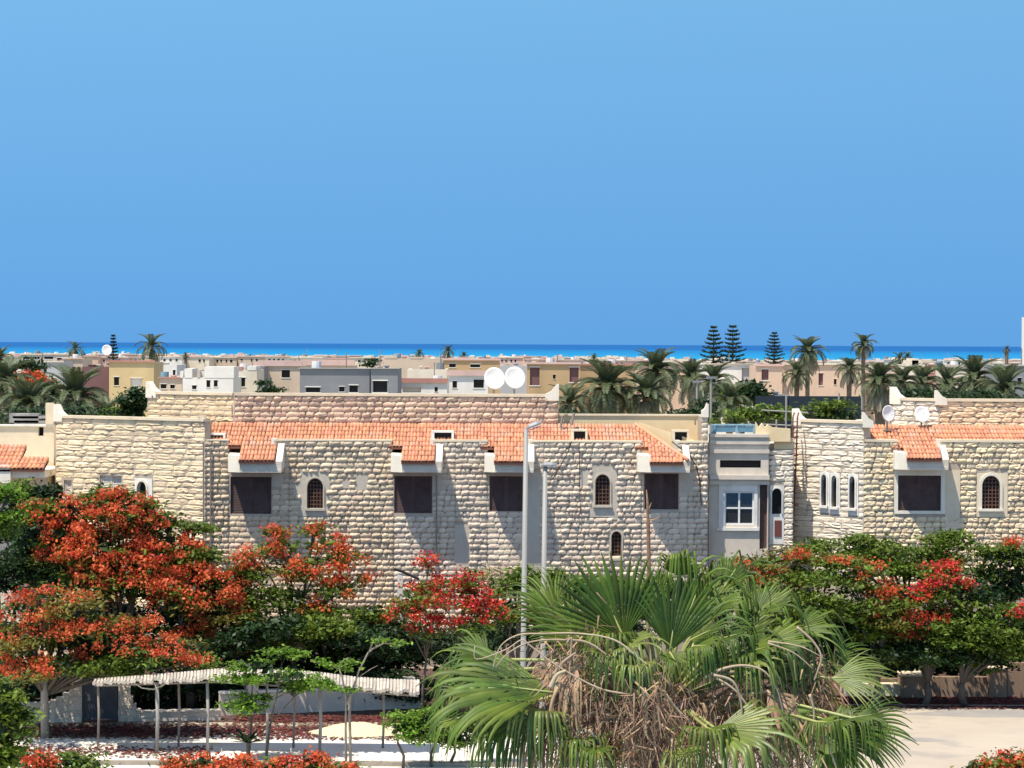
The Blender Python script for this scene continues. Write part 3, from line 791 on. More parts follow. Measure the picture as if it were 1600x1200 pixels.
# ================================================================== GREY ANNEX
YA = 97.7
annex = empty('plaster_annex', (WX(1150, YA), YA, 0), 'low grey plaster link building with white window between the two stone villas', 'building')
wa = Wall((WX(1108, YA), YA), (WX(1201, YA), YA))
za = WZ(1150, 683, YA)
ws = wa.rect(1125, 1189, 719, 731); ww = wa.rect(1132, 1178, 768, 820); wd = wa.rect(1187, 1199, 756, 858)
wa.core(annex, 0, wa.L, 0, za, [ws, ww, wd], 0.3, M['plaster_grey'])
sl = MB(); wa.box(sl, *ws[:2], -0.25, -0.2, *ws[2:]); sl.build('slot_opening', M['dark'], annex)
sl = MB(); wa.box(sl, *wd[:2], -0.25, -0.2, *wd[2:]); sl.build('door_opening', M['shutter'], annex)
fr = MB(); t = 0.06; a0, a1, b0, b1 = ww
wa.box(fr, a0, a1, -0.10, -0.03, b1 - t, b1); wa.box(fr, a0, a1, -0.10, -0.03, b0, b0 + t)
wa.box(fr, a0, a0 + t, -0.10, -0.03, b0 + t, b1 - t); wa.box(fr, a1 - t, a1, -0.10, -0.03, b0 + t, b1 - t)
wa.box(fr, (a0 + a1) / 2 - .035, (a0 + a1) / 2 + .035, -0.10, -0.03, b0 + t, b1 - t)
wa.box(fr, a0 + t, (a0 + a1) / 2 - .04, -0.10, -0.03, (b0 + b1) / 2 - .03, (b0 + b1) / 2 + .03); wa.box(fr, (a0 + a1) / 2 + .04, a1 - t, -0.10, -0.03, (b0 + b1) / 2 - .03, (b0 + b1) / 2 + .03)
win = fr.build('window', M['white'], annex)
for i in (0, 1):
    for j in (0, 1):
        u_a = a0 + t if i == 0 else (a0 + a1) / 2 + .035; u_b = (a0 + a1) / 2 - .035 if i == 0 else a1 - t
        v_a = b0 + t if j == 0 else (b0 + b1) / 2 + .03; v_b = (b0 + b1) / 2 - .03 if j == 0 else b1 - t
        pn = MB(); wa.box(pn, u_a, u_b, -0.09, -0.08, v_a, v_b); pn.build('pane', M['glass'], win)
bk = MB(); wa.box(bk, a0, a1, -0.6, -0.3, b0, b1); bk.build('room_back', M['dark'], win)
tr = MB()
wa.box(tr, a0 - 0.22, a0 - 0.003, 0.003, 0.05, b0 - 0.1, b1 + 0.28); wa.box(tr, a1 + 0.003, a1 + 0.13, 0.003, 0.05, b0 - 0.1, b1 + 0.28); wa.box(tr, a0 - .002, a1 + .002, 0.003, 0.05, b1 + 0.003, b1 + 0.28)
wa.box(tr, a0 - 0.3, a1 + 0.2, 0.003, 0.10, b0 - 0.22, b0 - 0.103)
tr.build('window_surround', M['plaster_white'], annex)
ld = MB()
for (y0, y1, o) in ((742, 749, 0.22), (750, 757, 0.12), (688, 694, 0.10), (702, 708, 0.08)):
    R = wa.rect(1108, 1199, y0, y1); wa.box(ld, 0.01, wa.L + 0.02, 0.003, o, R[2], R[3])
R = wa.rect(1108, 1200, 679, 684); wa.box(ld, 0, wa.L, -0.3, 0.15, za + .002, za + .12)
ld.build('ledge', M['plaster_grey'], annex)
bd = MB(); bd.box(WX(1108, YA), WX(1236, YA), YA + 0.62, YA + 9, 0, za - 0.25); bd.build('building_body', M['plaster_grey'], annex)
# pale blue balustrade
ra = W(1112, 664, YA + 0.3); rb2 = W(1179, 664, YA + 0.3); zb = za + 0.13
rl = MB(); rl.tube([ra, rb2], 0.035, 6)
for px in (1112, 1116, 1151, 1178): rl.box(WX(px, YA + .3) - .04, WX(px, YA + .3) + .04, YA + .27, YA + .33, zb, ra.z)
bal = rl.build('balustrade', M['bluemetal'], annex)
for a, b in ((1118, 1149), (1153, 1176)):
    pn = MB(); pn.box(WX(a, YA + .3), WX(b, YA + .3), YA + .295, YA + .305, zb + 0.05, ra.z - 0.04); pn.build('glass_panel', M['blueglass'], bal)
# cream crenellated parapet and stone link with arch
cz = MB(); YC = YA + 0.1
prof = [(1181, 690), (1181, 659), (1186, 668), (1191, 661), (1196, 668), (1200, 663), (1208, 668), (1235, 670), (1235, 690)]
pts = [W(a, b, YC) for a, b in prof]; n = len(pts)
cz.add([tuple(p) for p in pts] + [(p.x, YC + .3, p.z) for p in pts], [tuple(range(n - 1, -1, -1)), tuple(range(n, 2 * n))] + [(i, (i + 1) % n, n + (i + 1) % n, n + i) for i in range(n)])
cz.build('crenellated_parapet', M['plaster_gold'], annex)
wk = Wall((WX(1201, YA + .25), YA + .25), (WX(1240, YA + .25), YA + .25))
lst = []
R, hr = arch_window(annex, wk, 1206, 1221, 763, 803, pad=(0.08, 0.1, 1.15, 0.12), frame=0.04, plaster='plaster_white', frame_mat='plaster_white', fill=None, sill=False)
zk = WZ(1220, 703, YA)
wk.core(annex, 0, wk.L, 0, zk, [hr], 0.3, M['mortar'])
wk.courses(lst, 0.02, wk.L, 3, zk, [R], M['stone_white'], seed=50, relief=0.06, lmin=0.4, lmax=0.8)
dk = MB(); rr = wk.rect(1210, 1221, 813, 839); wk.box(dk, *rr[:2], 0.02, 0.045, *rr[2:]); dk.build('meter_cabinet', M['rust'], annex)
rr = wk.rect(1201, 1236, 690, 702)
dk = MB(); wk.box(dk, wk.rect(1210, 1236, 690, 702)[0], wk.L, -0.22, -0.1, rr[2], rr[3]); wk.box(dk, 0, wk.L, -0.3, 0.04, rr[3], rr[3] + .12); dk.build('lintel', M['plaster_gold'], annex)
place_stones(annex, lst)

# ================================================================== RIGHT STONE VILLA
YR = 97.2
villa2 = empty('stone_villa', (WX(1480, YR), YR, 0), 'right stone villa with red tile roof, three narrow arched windows and a white corner block', 'villa')
stones = []
wr = Wall((WX(1350, YR), YR), (WX(1660, YR), YR))
wrl = Wall((WX(1240, YR + 2.3), YR + 2.3), (WX(1350, YR), YR))
zc2 = WZ(1480, 688, YR); zp2 = zc2 - 0.07; zin2 = WZ(1480, 714, YR)
h1 = shutter_window(villa2, wr, 1403, 1470, 743, 798)
R, hr = arch_window(villa2, wr, 1534, 1562, 743, 795, pad=(0.2, 0.3, 0.3, 0.1), frame=0.10, plaster='plaster_cream', frame_mat='plaster_cream2')
gaps = [(wr.hit(1403, 700)[0], wr.hit(1468, 700)[0], zin2, zp2 + 5)]
wr.core(villa2, 0, wr.L, 0, zp2, [h1, hr] + gaps, 0.35, M['mortar'])
tr = MB(); wr.box(tr, h1[0] - .14, h1[0] - .003, 0.003, .05, h1[2] - .12, h1[3] + .3); wr.box(tr, h1[1] + .003, h1[1] + .16, .003, .05, h1[2] - .12, h1[3] + .3)
wr.box(tr, h1[0] - .002, h1[1] + .002, .003, .05, h1[3] + .003, h1[3] + .3); wr.box(tr, h1[0] - .002, h1[1] + .002, .003, .08, h1[2] - .12, h1[2] - .003)
tr.build('window_surround', M['plaster_cream2'], villa2)
pt = MB(); R1 = wr.rect(1475, 1500, 735, 830); R2 = wr.rect(1420, 1500, 806, 830)
wr.box(pt, h1[1] + .165, R1[1], 0.003, .03, R1[2], R1[3]); pt.build('plaster_patch', M['plaster_cream'], villa2)
keep2 = [(h1[0] - .16, R1[1], h1[2] - .14, h1[3] + .5), R] + gaps
wr.courses(stones, 0.0, wr.hit(1470, 700)[0], LOW + 2, zp2, keep2, M['stone_tan2'] if 'stone_tan2' in M else M['stone_cream'], seed=60, relief=0.08)
wr.courses(stones, wr.hit(1470, 700)[0], wr.L, LOW + 2, zp2, keep2, M['stone_cream'], seed=61, relief=0.085)
cp = MB()
for a, b in ((1351, 1403), (1468, 1659)): wr.box(cp, wr.hit(a, 700)[0], wr.hit(b, 700)[0], -.36, .07, zp2 + .002, zp2 + .09)
cp.build('coping', M['plaster_cream'], villa2)
X0, XE, X1, yf, z0, z1, zt = eave(villa2, wr, 1400, 1418, 1482, 707, 718, 734, out=.8)
cheek(villa2, X1 - .2, X1 + .02, YR, yf, zp2 - .02, z1 + .02)
mb = MB(); x = WX(1468, YR); mb.box(x - .1, x + .1, YR - .02, YR + .34, zin2 - .1, zp2 + .1); mb.build('parapet_end', M['plaster_cream2'], villa2)
mb = MB(); x = WX(1402, YR); mb.box(x - .1, x + .1, YR - .02, YR + .34, zin2 - .1, zp2 - .3); mb.build('parapet_end', M['plaster_cream2'], villa2)
zt2 = WZ(1480, 666, YR + 1.9); ze2 = z1 + .03
yT2, yE2 = YR + 1.9, YR - .92
rz2 = lambda y: zt2 + (ze2 - zt2) * (yT2 - y) / (yT2 - yE2)
segs = [(WX(1362, YR), XE - .5, (yT2, zt2), (YR + .42, rz2(YR + .42))), (XE - .5, XE - .05, (yT2, zt2), (YR - .05, rz2(YR - .05))), (XE - .05, X1 - .25, (yT2, zt2), (yE2, rz2(yE2))), (X1 - .25, WX(1660, YR), (yT2, zt2), (YR + .42, rz2(YR + .42)))]
build_roof(villa2, segs, yT2, zt2)
# turned white block with three narrow lancets
zl2 = WZ(1300, 657, YR + 1)
lk = []; lh = []
for (x0, x1, y0, y1) in ((1284.5, 1292.5, 741, 790), (1300.5, 1308.5, 743, 792), (1328.5, 1337, 744, 794)):
    R, hr = arch_window(villa2, wrl, x0, x1, y0, y1, pad=(0.09, 0.13, 0.28, 0.1), frame=0.06, pointed=0.9, plaster='plaster_white', frame_mat='plaster_white', fill=None)
    lk.append(R); lh.append(hr)
wrl.core(villa2, 0, wrl.L, 0, zl2 - .09, lh, .35, M['mortar'])
wrl.courses(stones, 0.02, wrl.L, LOW + 2.5, zl2 - .09, lk, M['stone_white'], seed=62, relief=0.05, lmin=.6, lmax=1.5, h=0.213)
cp = MB(); wrl.box(cp, 0, wrl.L, -.35, .08, zl2 - .088, zl2 + .02); cp.build('coping', M['plaster_cream'], villa2)
horn(villa2, wrl, -.03, .4, zl2 + .02, zl2 + .42)
horn(villa2, wr, -.06, .34, zl2 + .02, zl2 + .34)
cn = MB(); cn.box(WX(1350.5, YR), WX(1362, YR), YR + .36, YR + 2.5, 7, zl2); cn.build('wall', M['plaster_cream2'], villa2)
# upper wall, turned left part then straight
YU2 = YR + 1.95
wu2 = Wall((WX(1467, YU2), YU2), (WX(1660, YU2), YU2)); wul2 = Wall((WX(1392, YU2 + 1.6), YU2 + 1.6), (WX(1467, YU2), YU2))
zu2 = WZ(1480, 624, YU2)
for q, mt, sd in ((wu2, 'stone_gold', 70), (wul2, 'stone_white', 71)):
    q.core(villa2, 0, q.L, 6.0, zu2 - .08, [], .3, M['mortar'])
    q.courses(stones, .02, q.L - .02, zt2 - .4, zu2 - .08, [], M[mt], seed=sd, relief=.06, lmin=.4, lmax=.95)
cp = MB(); wu2.box(cp, 0, wu2.L, -.3, .07, zu2 - .078, zu2 + .03); wul2.box(cp, 0, wul2.L - .05, -.3, .07, zu2 - .078, zu2 + .03); cp.build('coping', M['plaster_cream'], villa2)
horn(villa2, wul2, -.02, .5, zu2 + .03, zu2 + .45); horn(villa2, wu2, -.15, .3, zu2 + .03, zu2 + .35)
mb = MB()
mb.prism([(WX(1242, YR + 2.7), YR + 2.7), (WX(1352, YR + .4), YR + .4), (WX(1660, YR), YR + .4), (WX(1660, YR), 110), (WX(1242, 110), 110)], 0, zin2 - .35)
mb.prism([(WX(1394, YU2 + 2), YU2 + 2), (WX(1468, YU2), YU2 + .31), (WX(1660, YU2), YU2 + .31), (WX(1660, YU2), 109), (WX(1394, 109), 109)], zin2 - .3, zu2 - .5)
mb.build('house_body', M['plaster_cream'], villa2)
place_stones(villa2, stones)
# iron ladder up the turned corner
lad = empty('iron_ladder', (WX(1236, 98.2), 98.2, 3), 'tall rusty red iron ladder fixed up the white corner of the right villa', 'ladder')
for (a, b, c) in ((1231, 1240, 0), (1238, 1247, 1)):
    mb = MB(); mb.tube([W(a, 858, 98.5), W(b - 3, 720, 98.6), W(b - 1, 652, 98.7), W(b + 1, 645, 98.9)], 0.03, 6); mb.build('rail', M['rust'], lad)
for i in range(24):
    y = 850 - i * 8.3; t = (858 - y) / 210
    mb = MB(); mb.tube([W(1231 + 6.5 * t, y, 98.5), W(1238.3 + 6.5 * t, y, 98.5)], 0.018, 5); mb.build('rung', M['rust'], lad)
for y in (683, 712, 727, 760, 790):
    mb = MB(); mb.tube([W(1241, y, 98.5), W(1247, y - 1, 99.0)], 0.03, 5); mb.build('bracket', M['rust'], lad)

# ================================================================== DISHES, LAMPS
def dish(px, py, Y, rpx_w, rpx_h, label, face=(0.25, -0.9, 0.35), stem=0.8, group=None, small=False):
    c = W(px, py, Y); r = rpx_h * Y / F
    f = Vector(face).normalized()
    root = empty('satellite_dish', (c.x, c.y, c.z - stem - r), label, 'satellite dish', group)
    a = f.cross(Vector((0, 0, 1))).normalized(); b = a.cross(f)
    mb = MB(); rings = 6; n = 28; vs = [c + f * (-0.22 * r)]
    for i in range(1, rings + 1):
        q = i / rings
        for j in range(n):
            w_ = 2 * math.pi * j / n
            vs.append(c + f * (-0.22 * r * (1 - q * q)) + (a * math.cos(w_) * 0.92 + b * math.sin(w_)) * (r * q))
    fs = [(0, 1 + j, 1 + (j + 1) % n) for j in range(n)] + [(1 + (i - 1) * n + j, 1 + i * n + j, 1 + i * n + (j + 1) % n, 1 + (i - 1) * n + (j + 1) % n) for i in range(1, rings) for j in range(n)]
    nv = len(vs); vs += [v - f * 0.02 for v in vs]; fs += [tuple(nv + k for k in reversed(q)) for q in fs]
    fs += [(1 + (rings - 1) * n + j, nv + 1 + (rings - 1) * n + j, nv + 1 + (rings - 1) * n + (j + 1) % n, 1 + (rings - 1) * n + (j + 1) % n) for j in range(n)]
    mb.add(vs, fs); mb.build('reflector', M['dish'], root, smooth=True)
    if small: 
        mb = MB(); mb.tube([c - f * .25 * r, c - f * .3 * r - Vector((0, 0, r + stem))], 0.03, 5); mb.build('mast', M['pipe'], root); return root
    foc = c + f * r * 0.75 - b * r * 0.1
    mb = MB(); mb.tube([c - b * r * 0.97, foc], 0.009, 5); mb.tube([foc - f * .02, foc + f * .1], 0.028, 8); mb.build('feed_arm', M['dish'], root)
    mb = MB(); mb.tube([c - f * .22 * r, c - f * .4 * r, c - f * .4 * r - Vector((0, 0, r + stem))], 0.035, 6); mb.box(c.x - f.x * .4 * r - .15, c.x - f.x * .4 * r + .15, c.y - f.y * .4 * r - .15, c.y - f.y * .4 * r + .15, c.z - r - stem, c.z - r - stem + .04)
    mb.build('mast', M['pipe'], root)
    return root
dish(773, 591, 102.5, 15, 18, 'left one of the two large white satellite dishes above the long villa', face=(0.2, -0.9, 0.3))
dish(805, 590, 102.5, 15, 18, 'right one of the two large white satellite dishes above the long villa', face=(0.2, -0.9, 0.3))
dish(1389, 646, 98.4, 11, 13, 'tilted white satellite dish left on the roof of the right villa', face=(0.45, -0.9, 0.1), stem=0.35)
dish(1441, 647, 98.8, 13, 13, 'round white satellite dish on the roof tiles before the upper wall of the right villa', face=(0.1, -0.9, 0.3), stem=0.3)
dish(167, 547, 300, 8, 8.5, 'small far satellite dish above the yellow house at the left', face=(0.2, -0.9, 0.2), stem=1.2, small=True)

def street_lamp(xt, yt, xb, yb, Y, head, label, r=0.055, arm=True):
    top = W(xt, yt, Y); bl = W(xb, yb, Y); d = (bl - top); k = (top.z) / (top.z - bl.z); base = top + d * k; base.z = 0
    root = empty('street_lamp', base, label, 'street lamp', 'street lamps behind the fan palm')
    mb = MB(); mb.tube([base, base + (top - base) * .3, top], [r * 1.5, r * 1.25, r], 12); mb.build('post', M['pole'], root, smooth=True)
    mb = MB(); mb.box(base.x - .2, base.x + .2, base.y - .2, base.y + .2, 0.0, .05); mb.build('base_plate', M['pole'], root)
    h0 = W(head[0], head[1], Y); h1 = W(head[2], head[3], Y)
    mb = MB(); mb.tube([top - Vector((0, 0, .05)), top + Vector((0.02, 0, .03)), h0], 0.045, 8); mb.build('arm', M['pole'], root, smooth=True)
    ax = (h1 - h0); L = ax.length; ax.normalize(); side = Vector((0, -1, 0)); up = side.cross(ax); up = up if up.z > 0 else -up
    mb = MB(); prof = [(0, .035), (.15, .075), (.7, .085), (1, .05)]
    vs = []
    for t, hh in prof:
        c = h0 + ax * (L * t)
        for s_, u_ in ((-1, -.3), (-1, .25), (-.55, 1), (.55, 1), (1, .25), (1, -.3)):
            vs.append(c + side * (0.12 * s_ * (0.7 + .3 * math.sin(math.pi * t))) + up * (hh * u_))
    fs = [(i * 6 + j, i * 6 + (j + 1) % 6, (i + 1) * 6 + (j + 1) % 6, (i + 1) * 6 + j) for i in range(3) for j in range(6)] + [tuple(range(5, -1, -1)), tuple(range(18, 24))]
    mb.add(vs, fs); hd = mb.build('lamp_head', M['lamp'], root)
    mb = MB(); c = h0 + ax * (L * .5) - up * .05
    mb.add([c + ax * (L * .35 * a) + side * (.09 * b) for a, b in ((-1, -1), (1, -1), (1, 1), (-1, 1))] + [c - up * .02 + ax * (L * .3 * a) + side * (.07 * b) for a, b in ((-1, -1), (1, -1), (1, 1), (-1, 1))], [(0, 1, 2, 3), (7, 6, 5, 4), (0, 4, 5, 1), (1, 5, 6, 2), (2, 6, 7, 3), (3, 7, 4, 0)])
    mb.build('lens', M['glass'], hd)
street_lamp(822, 671, 818, 990, 60, (824, 669, 846, 661), 'taller grey street lamp with its tilted head, left of the pair behind the palm')
street_lamp(852, 731, 850, 890, 66, (846, 727, 870, 727), 'shorter grey street lamp with a flat level head, right of the pair behind the palm', r=0.06)
def thin_post(px, y0, y1, Y, label, r=0.06, head=True):
    t = W(px, y0, Y)
    root = empty('lamp_post', (t.x, Y, 0), label, 'lamp post')
    mb = MB(); mb.tube([(t.x, Y, 0), tuple(t)], [r * 1.3, r], 8); mb.build('post', M['pole'], root)
    if head:
        mb = MB(); mb.box(t.x - .25, t.x + .25, Y - .12, Y + .12, t.z, t.z + .12); mb.build('lamp_head', M['lamp'], root)
thin_post(1089, 598, 640, 140, 'thin white lamp post among the date palms, left of the pale blue balustrade')
thin_post(1111, 592, 662, 130, 'thin pale lamp post rising behind the pale blue balustrade')

# ================================================================== FOLIAGE
def cards(C, size, flat=0.45, aspect=1.9, r=None, out=None):
    """small leaf-sized faces at the points C"""
    r = r or rng; k = len(C)
    n = r.normal(0, 1, (k, 3)); n[:, 2] += flat * 2.2 * np.sign(r.uniform(-0.2, 1, k)); n /= np.linalg.norm(n, axis=1)[:, None]
    t = r.normal(0, 1, (k, 3)); t -= n * np.sum(t * n, 1)[:, None]; t /= np.linalg.norm(t, axis=1)[:, None] + 1e-9
    b = np.cross(n, t)
    s = (size * r.uniform(.6, 1.35, k))[:, None]
    t = t * s * aspect * .5; b = b * s * .5
    bend = n * s * 0.12
    V = np.stack([C - t, C - b + bend, C + t, C + b + bend], 1).reshape(-1, 3)
    return V

def pad_points(c, rad, n_cl, per, spread, r, top=0.0, low=-0.55):
    """clump centres on the shell of an ellipsoid, leaves scattered around them"""
    d = r.normal(0, 1, (n_cl * 3, 3)); d /= np.linalg.norm(d, axis=1)[:, None]
    d = d[d[:, 2] > low][:n_cl]
    q = r.uniform(0.45, 1.08, (len(d), 1)) ** 0.6
    cc = np.array(c) + d * q * np.array(rad)
    return cc, d
def tree(name, label, cat, Y, pads, trunk=None, leafs='leaf', bloom='bloom_orange', leaf_size=0.085, dens=1.0, group=None, fork=None, seed=1,
         bloom_size=0.075, bark='bark', depth=0.85, limb_r=0.07, trunk_r=0.14, fill=1.0, sprig=0.24):
    """pads: (px, py, rx, ry, kind, dY) kind r/o/m/g/d: share of blossom; trunk: list of px x positions at the ground"""
    r = np.random.default_rng(seed)
    cxs = [p[0] for p in pads]; xm = sum(cxs) / len(cxs)
    trunk = trunk or [xm]
    base = (WX(trunk[0], Y), Y, 0)
    root = empty(name, base, label, cat, group)
    LV = {}; BV = []
    cents = []
    for p in pads:
        px, py, rx, ry, kind = p[:5]; dY = p[5] if len(p) > 5 else 0.0
        yy = Y + dY; c = W(px, py, yy); sc = yy / F; R = (rx * sc, max(rx * sc * depth, .3), ry * sc)
        cents.append((c, R))
        area = rx * ry * sc * sc * math.pi
        ncl = max(6, int(area * 12.5 * dens))
        cc, d = pad_points(c, R, ncl, 0, 0, r)
        share = {'r': .72, 'o': .52, 'm': .2, 'g': .0, 'd': .0, 's': .45}[kind]
        up = d[:, 2] * .6 - d[:, 1] * .4 + r.normal(0, .25, len(d))
        thr = np.quantile(up, 1 - share) if share > 0 else 99
        isb = up > thr
        for sel, per, sz, kindb in ((~isb, 46, leaf_size * 1.1, 0), (isb, 62, bloom_size * 1.0, 1)):
            k = cc[sel]
            if len(k) == 0: continue
            if kindb:   # some leaves below every blossom
                P = np.repeat(k, per, 0) + r.normal(0, 1, (len(k) * per, 3)) * np.array([sprig * .66, sprig * .66, sprig * .40])
                BV.append(cards(P, sz, 0.2, 1.35, r))
                P2 = np.repeat(k, 9, 0) + r.normal(0, 1, (len(k) * 9, 3)) * np.array([sprig * .8, sprig * .8, sprig * .45]) - np.array([0, -0.06, .14])
                LV.setdefault('leaf_olive' if kind in 'oms' else leafs, []).append(cards(P2, leaf_size, .5, 1.9, r))
            else:
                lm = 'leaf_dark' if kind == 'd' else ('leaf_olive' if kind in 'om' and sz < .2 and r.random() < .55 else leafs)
                k = k[r.uniform(0, 1, len(k)) < .66]; per = 84
                if len(k) == 0: continue
                P = np.repeat(k, per, 0) + r.normal(0, 1, (len(k) * per, 3)) * np.array([sprig * 1.15, sprig * 1.15, sprig * .36])
                sz = sz * .88
                LV.setdefault(lm, []).append(cards(P, sz, .8, 2.1, r))
    ms = []; Vs = []; MI = []
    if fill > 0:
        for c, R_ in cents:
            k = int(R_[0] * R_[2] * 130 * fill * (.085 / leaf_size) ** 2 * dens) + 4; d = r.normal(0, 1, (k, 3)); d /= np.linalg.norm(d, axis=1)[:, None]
            LV.setdefault('leaf_dark' if fill > .9 else leafs, []).append(cards(np.array(c) + d * r.uniform(0, 1, (k, 1)) ** .4 * np.array(R_) * .78, leaf_size * 2.0, .6, 1.8, r))  # inner leaves darker: crown interior shade is put into their colour
    for kx_, vl in LV.items():
        ms.append(M[kx_]); v = np.concatenate(vl); Vs.append(v); MI.append(np.full(len(v) // 4, len(ms) - 1))
    V = np.concatenate(Vs); mesh_np('crown', V, np.arange(len(V)).reshape(-1, 4), None, root, mats=ms, midx=np.concatenate(MI))
    if BV:
        V = np.concatenate(BV); mesh_np('blossoms', V, np.arange(len(V)).reshape(-1, 4), M[bloom], root)
    mb = MB(); rr = random.Random(seed)
    allz = [c.z for c, _ in cents]; zlow = min(c.z - R_[2] for c, R_ in cents)
    forks = []
    for tx in trunk:
        b = Vector((WX(tx, Y), Y + rr.uniform(-.3, .3), 0)); fz = max(0.8, zlow * .75) if fork is None else fork
        top = Vector((b.x + rr.uniform(-.2, .2), b.y + rr.uniform(-.2, .2), fz)); mid = (b + top) / 2 + Vector((rr.uniform(-.1, .1), 0, 0))
        mb.tube([b, mid, top], [trunk_r, trunk_r * .85, trunk_r * .7], 8); forks.append(top)
    for c, R_ in cents:
        f = min(forks, key=lambda q: abs(q.x - c.x))
        m1 = f.lerp(c, .5) + Vector((0, 0, (c.z - f.z) * .15 + .1)); m1.x += rr.uniform(-.2, .2)
        mb.tube([f, m1, c], [limb_r, limb_r * .65, limb_r * .3], 6)
        for j in range(4):
            e = c + Vector((rr.uniform(-1, 1) * R_[0], rr.uniform(-1, 1) * R_[1], rr.uniform(-.3, 1) * R_[2])) * .8
            mb.tube([m1.lerp(c, .4), c.lerp(e, .4) - Vector((0, 0, .05)), e], [limb_r * .4, limb_r * .28, limb_r * .12], 4)
    mb.build('trunk', M[bark], root, smooth=True)
    return root

tree('poinciana_tree', 'largest poinciana, broad crown of orange-red blossom before the left block of the villa', 'tree', 86,
     [(75, 805, 46, 24, 'r'), (60, 795, 30, 14, 'g'), (130, 795, 40, 20, 'm'), (165, 780, 45, 16, 'g', .5), (180, 800, 56, 32, 'r', -.3), (225, 830, 46, 34, 'r'), (110, 835, 50, 28, 'r', -.3),
      (160, 860, 62, 38, 'r', -.6), (230, 880, 58, 36, 'r', -.5), (285, 905, 52, 36, 'r', -.2), (215, 915, 58, 32, 'r', -1.0), (150, 905, 50, 30, 'o', -1), (95, 870, 40, 24, 'o', -.4), (280, 860, 40, 24, 'r', .2), (255, 925, 46, 26, 'r', -.8), (380, 905, 26, 20, 'o', .4), (395, 985, 24, 20, 'r', 0), (305, 985, 36, 22, 'r', -.6), (320, 870, 30, 16, 'g', .3), (325, 925, 52, 34, 'r', -.5),
      (350, 965, 36, 30, 'o', -.6), (355, 1005, 34, 30, 'o'), (160, 935, 30, 14, 'r', -1.3), (290, 945, 40, 26, 'o', -.9), (375, 940, 22, 30, 'o', .4), (260, 815, 26, 14, 'g', .3), (225, 795, 24, 12, 'g', .3), (300, 830, 26, 10, 'g', .8),
      (160, 975, 60, 34, 'd', .8), (260, 985, 70, 36, 'd', 1.2), (60, 860, 60, 40, 'd', 1.5), (110, 900, 40, 24, 'd', .6)],
     trunk=[190, 300], seed=3, dens=1.15, trunk_r=.2, leaf_size=.095, bloom_size=.085)
tree('poinciana_tree', 'low spreading poinciana with mixed green leaves and rusty blossom over the wooden pole', 'tree', 79.5,
     [(40, 955, 62, 20, 'o'), (120, 945, 52, 20, 'm'), (60, 925, 38, 12, 'r', -.4), (45, 1000, 62, 24, 'm', -.3), (130, 985, 50, 22, 'o', -.4), (190, 1000, 46, 22, 's', -.3), (100, 1040, 44, 20, 'r', -1.4), (60, 1048, 40, 14, 'm', -1.4),
      (30, 1035, 40, 22, 'r', -.6), (170, 1040, 52, 18, 'g', -.4), (235, 1030, 46, 20, 'm', -.5), (295, 1040, 34, 14, 'o', -.4), (205, 1052, 36, 12, 'g', -.2), (95, 965, 44, 18, 'd', .9), (150, 1010, 56, 20, 'd', .8), (80, 990, 60, 20, 'd', 2.6), (170, 1000, 60, 20, 'd', 2.6), (250, 1015, 50, 18, 'd', 2.4), (0, 990, 50, 20, 'd', 2.6), (-10, 1010, 40, 26, 'o'), (265, 1010, 40, 16, 'o', .4), (215, 975, 36, 16, 'o', .3)],  # rear dark pads, mostly out of sight, added to shade the garden wall
     trunk=[80], seed=4, leafs='leaf', dens=1.25, depth=1.7, trunk_r=.09, leaf_size=.085)
tree('poinciana_tree', 'open poinciana with scattered orange blossom, its twigs letting the stone wall show through', 'tree', 86.5,
     [(445, 855, 34, 18, 's'), (505, 850, 34, 16, 'r'), (545, 872, 30, 18, 'r'), (500, 885, 42, 22, 'r', -.4), (405, 870, 36, 16, 'o'), (390, 895, 30, 16, 'o', -.3), (455, 900, 40, 20, 'm', -.3), (520, 925, 36, 22, 'o', -.6), (500, 955, 30, 20, 'o', -.6),
      (430, 935, 46, 22, 'g', -.3), (400, 965, 40, 24, 'g', -.5), (465, 970, 46, 22, 'g', -.5), (560, 905, 26, 12, 'o'), (425, 832, 18, 6, 'r'), (492, 830, 12, 10, 'r'), (420, 1000, 40, 22, 'g', -.3)],
     trunk=[455], seed=5, dens=1.0, fill=.5, trunk_r=.12, leafs='leaf', limb_r=.05)
tree('poinciana_tree', 'small crimson poinciana standing between the open orange one and the street lamps', 'tree', 84,
     [(668, 885, 16, 20, 'r'), (690, 915, 38, 18, 'r'), (655, 925, 28, 14, 'r'), (700, 945, 46, 24, 'r', -.5), (645, 965, 38, 20, 'r', -.2), (735, 905, 18, 14, 'r'), (745, 935, 34, 20, 'r'), (768, 962, 30, 24, 'r', -.2), (710, 980, 40, 18, 'o', -.3), (625, 950, 26, 14, 'm'), (665, 990, 30, 14, 'o')],
     trunk=[661, 712], bloom='bloom_red', seed=6, dens=.85, fill=.3, trunk_r=.055, limb_r=.03)
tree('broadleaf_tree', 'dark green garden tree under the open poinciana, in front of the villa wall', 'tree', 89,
     [(420, 1010, 60, 34, 'd'), (500, 1010, 60, 40, 'g'), (570, 990, 50, 34, 'g'), (620, 1010, 50, 36, 'd'), (560, 1040, 80, 24, 'd'), (460, 1045, 70, 20, 'd'), (585, 955, 34, 12, 'g'), (680, 1020, 50, 34, 'd'), (740, 1010, 50, 34, 'd'), (610, 975, 36, 16, 'm'), (430, 985, 50, 22, 'd', -4.5), (510, 990, 50, 22, 'g', -4.5), (590, 1000, 50, 22, 'd', -4.5), (350, 1010, 40, 20, 'd', -4.5), (640, 1015, 40, 20, 'd', -4)],  # pads set far forward are added to shade the petal litter
     trunk=[520], seed=7, dens=1.2, leafs='leaf', leaf_size=.1)
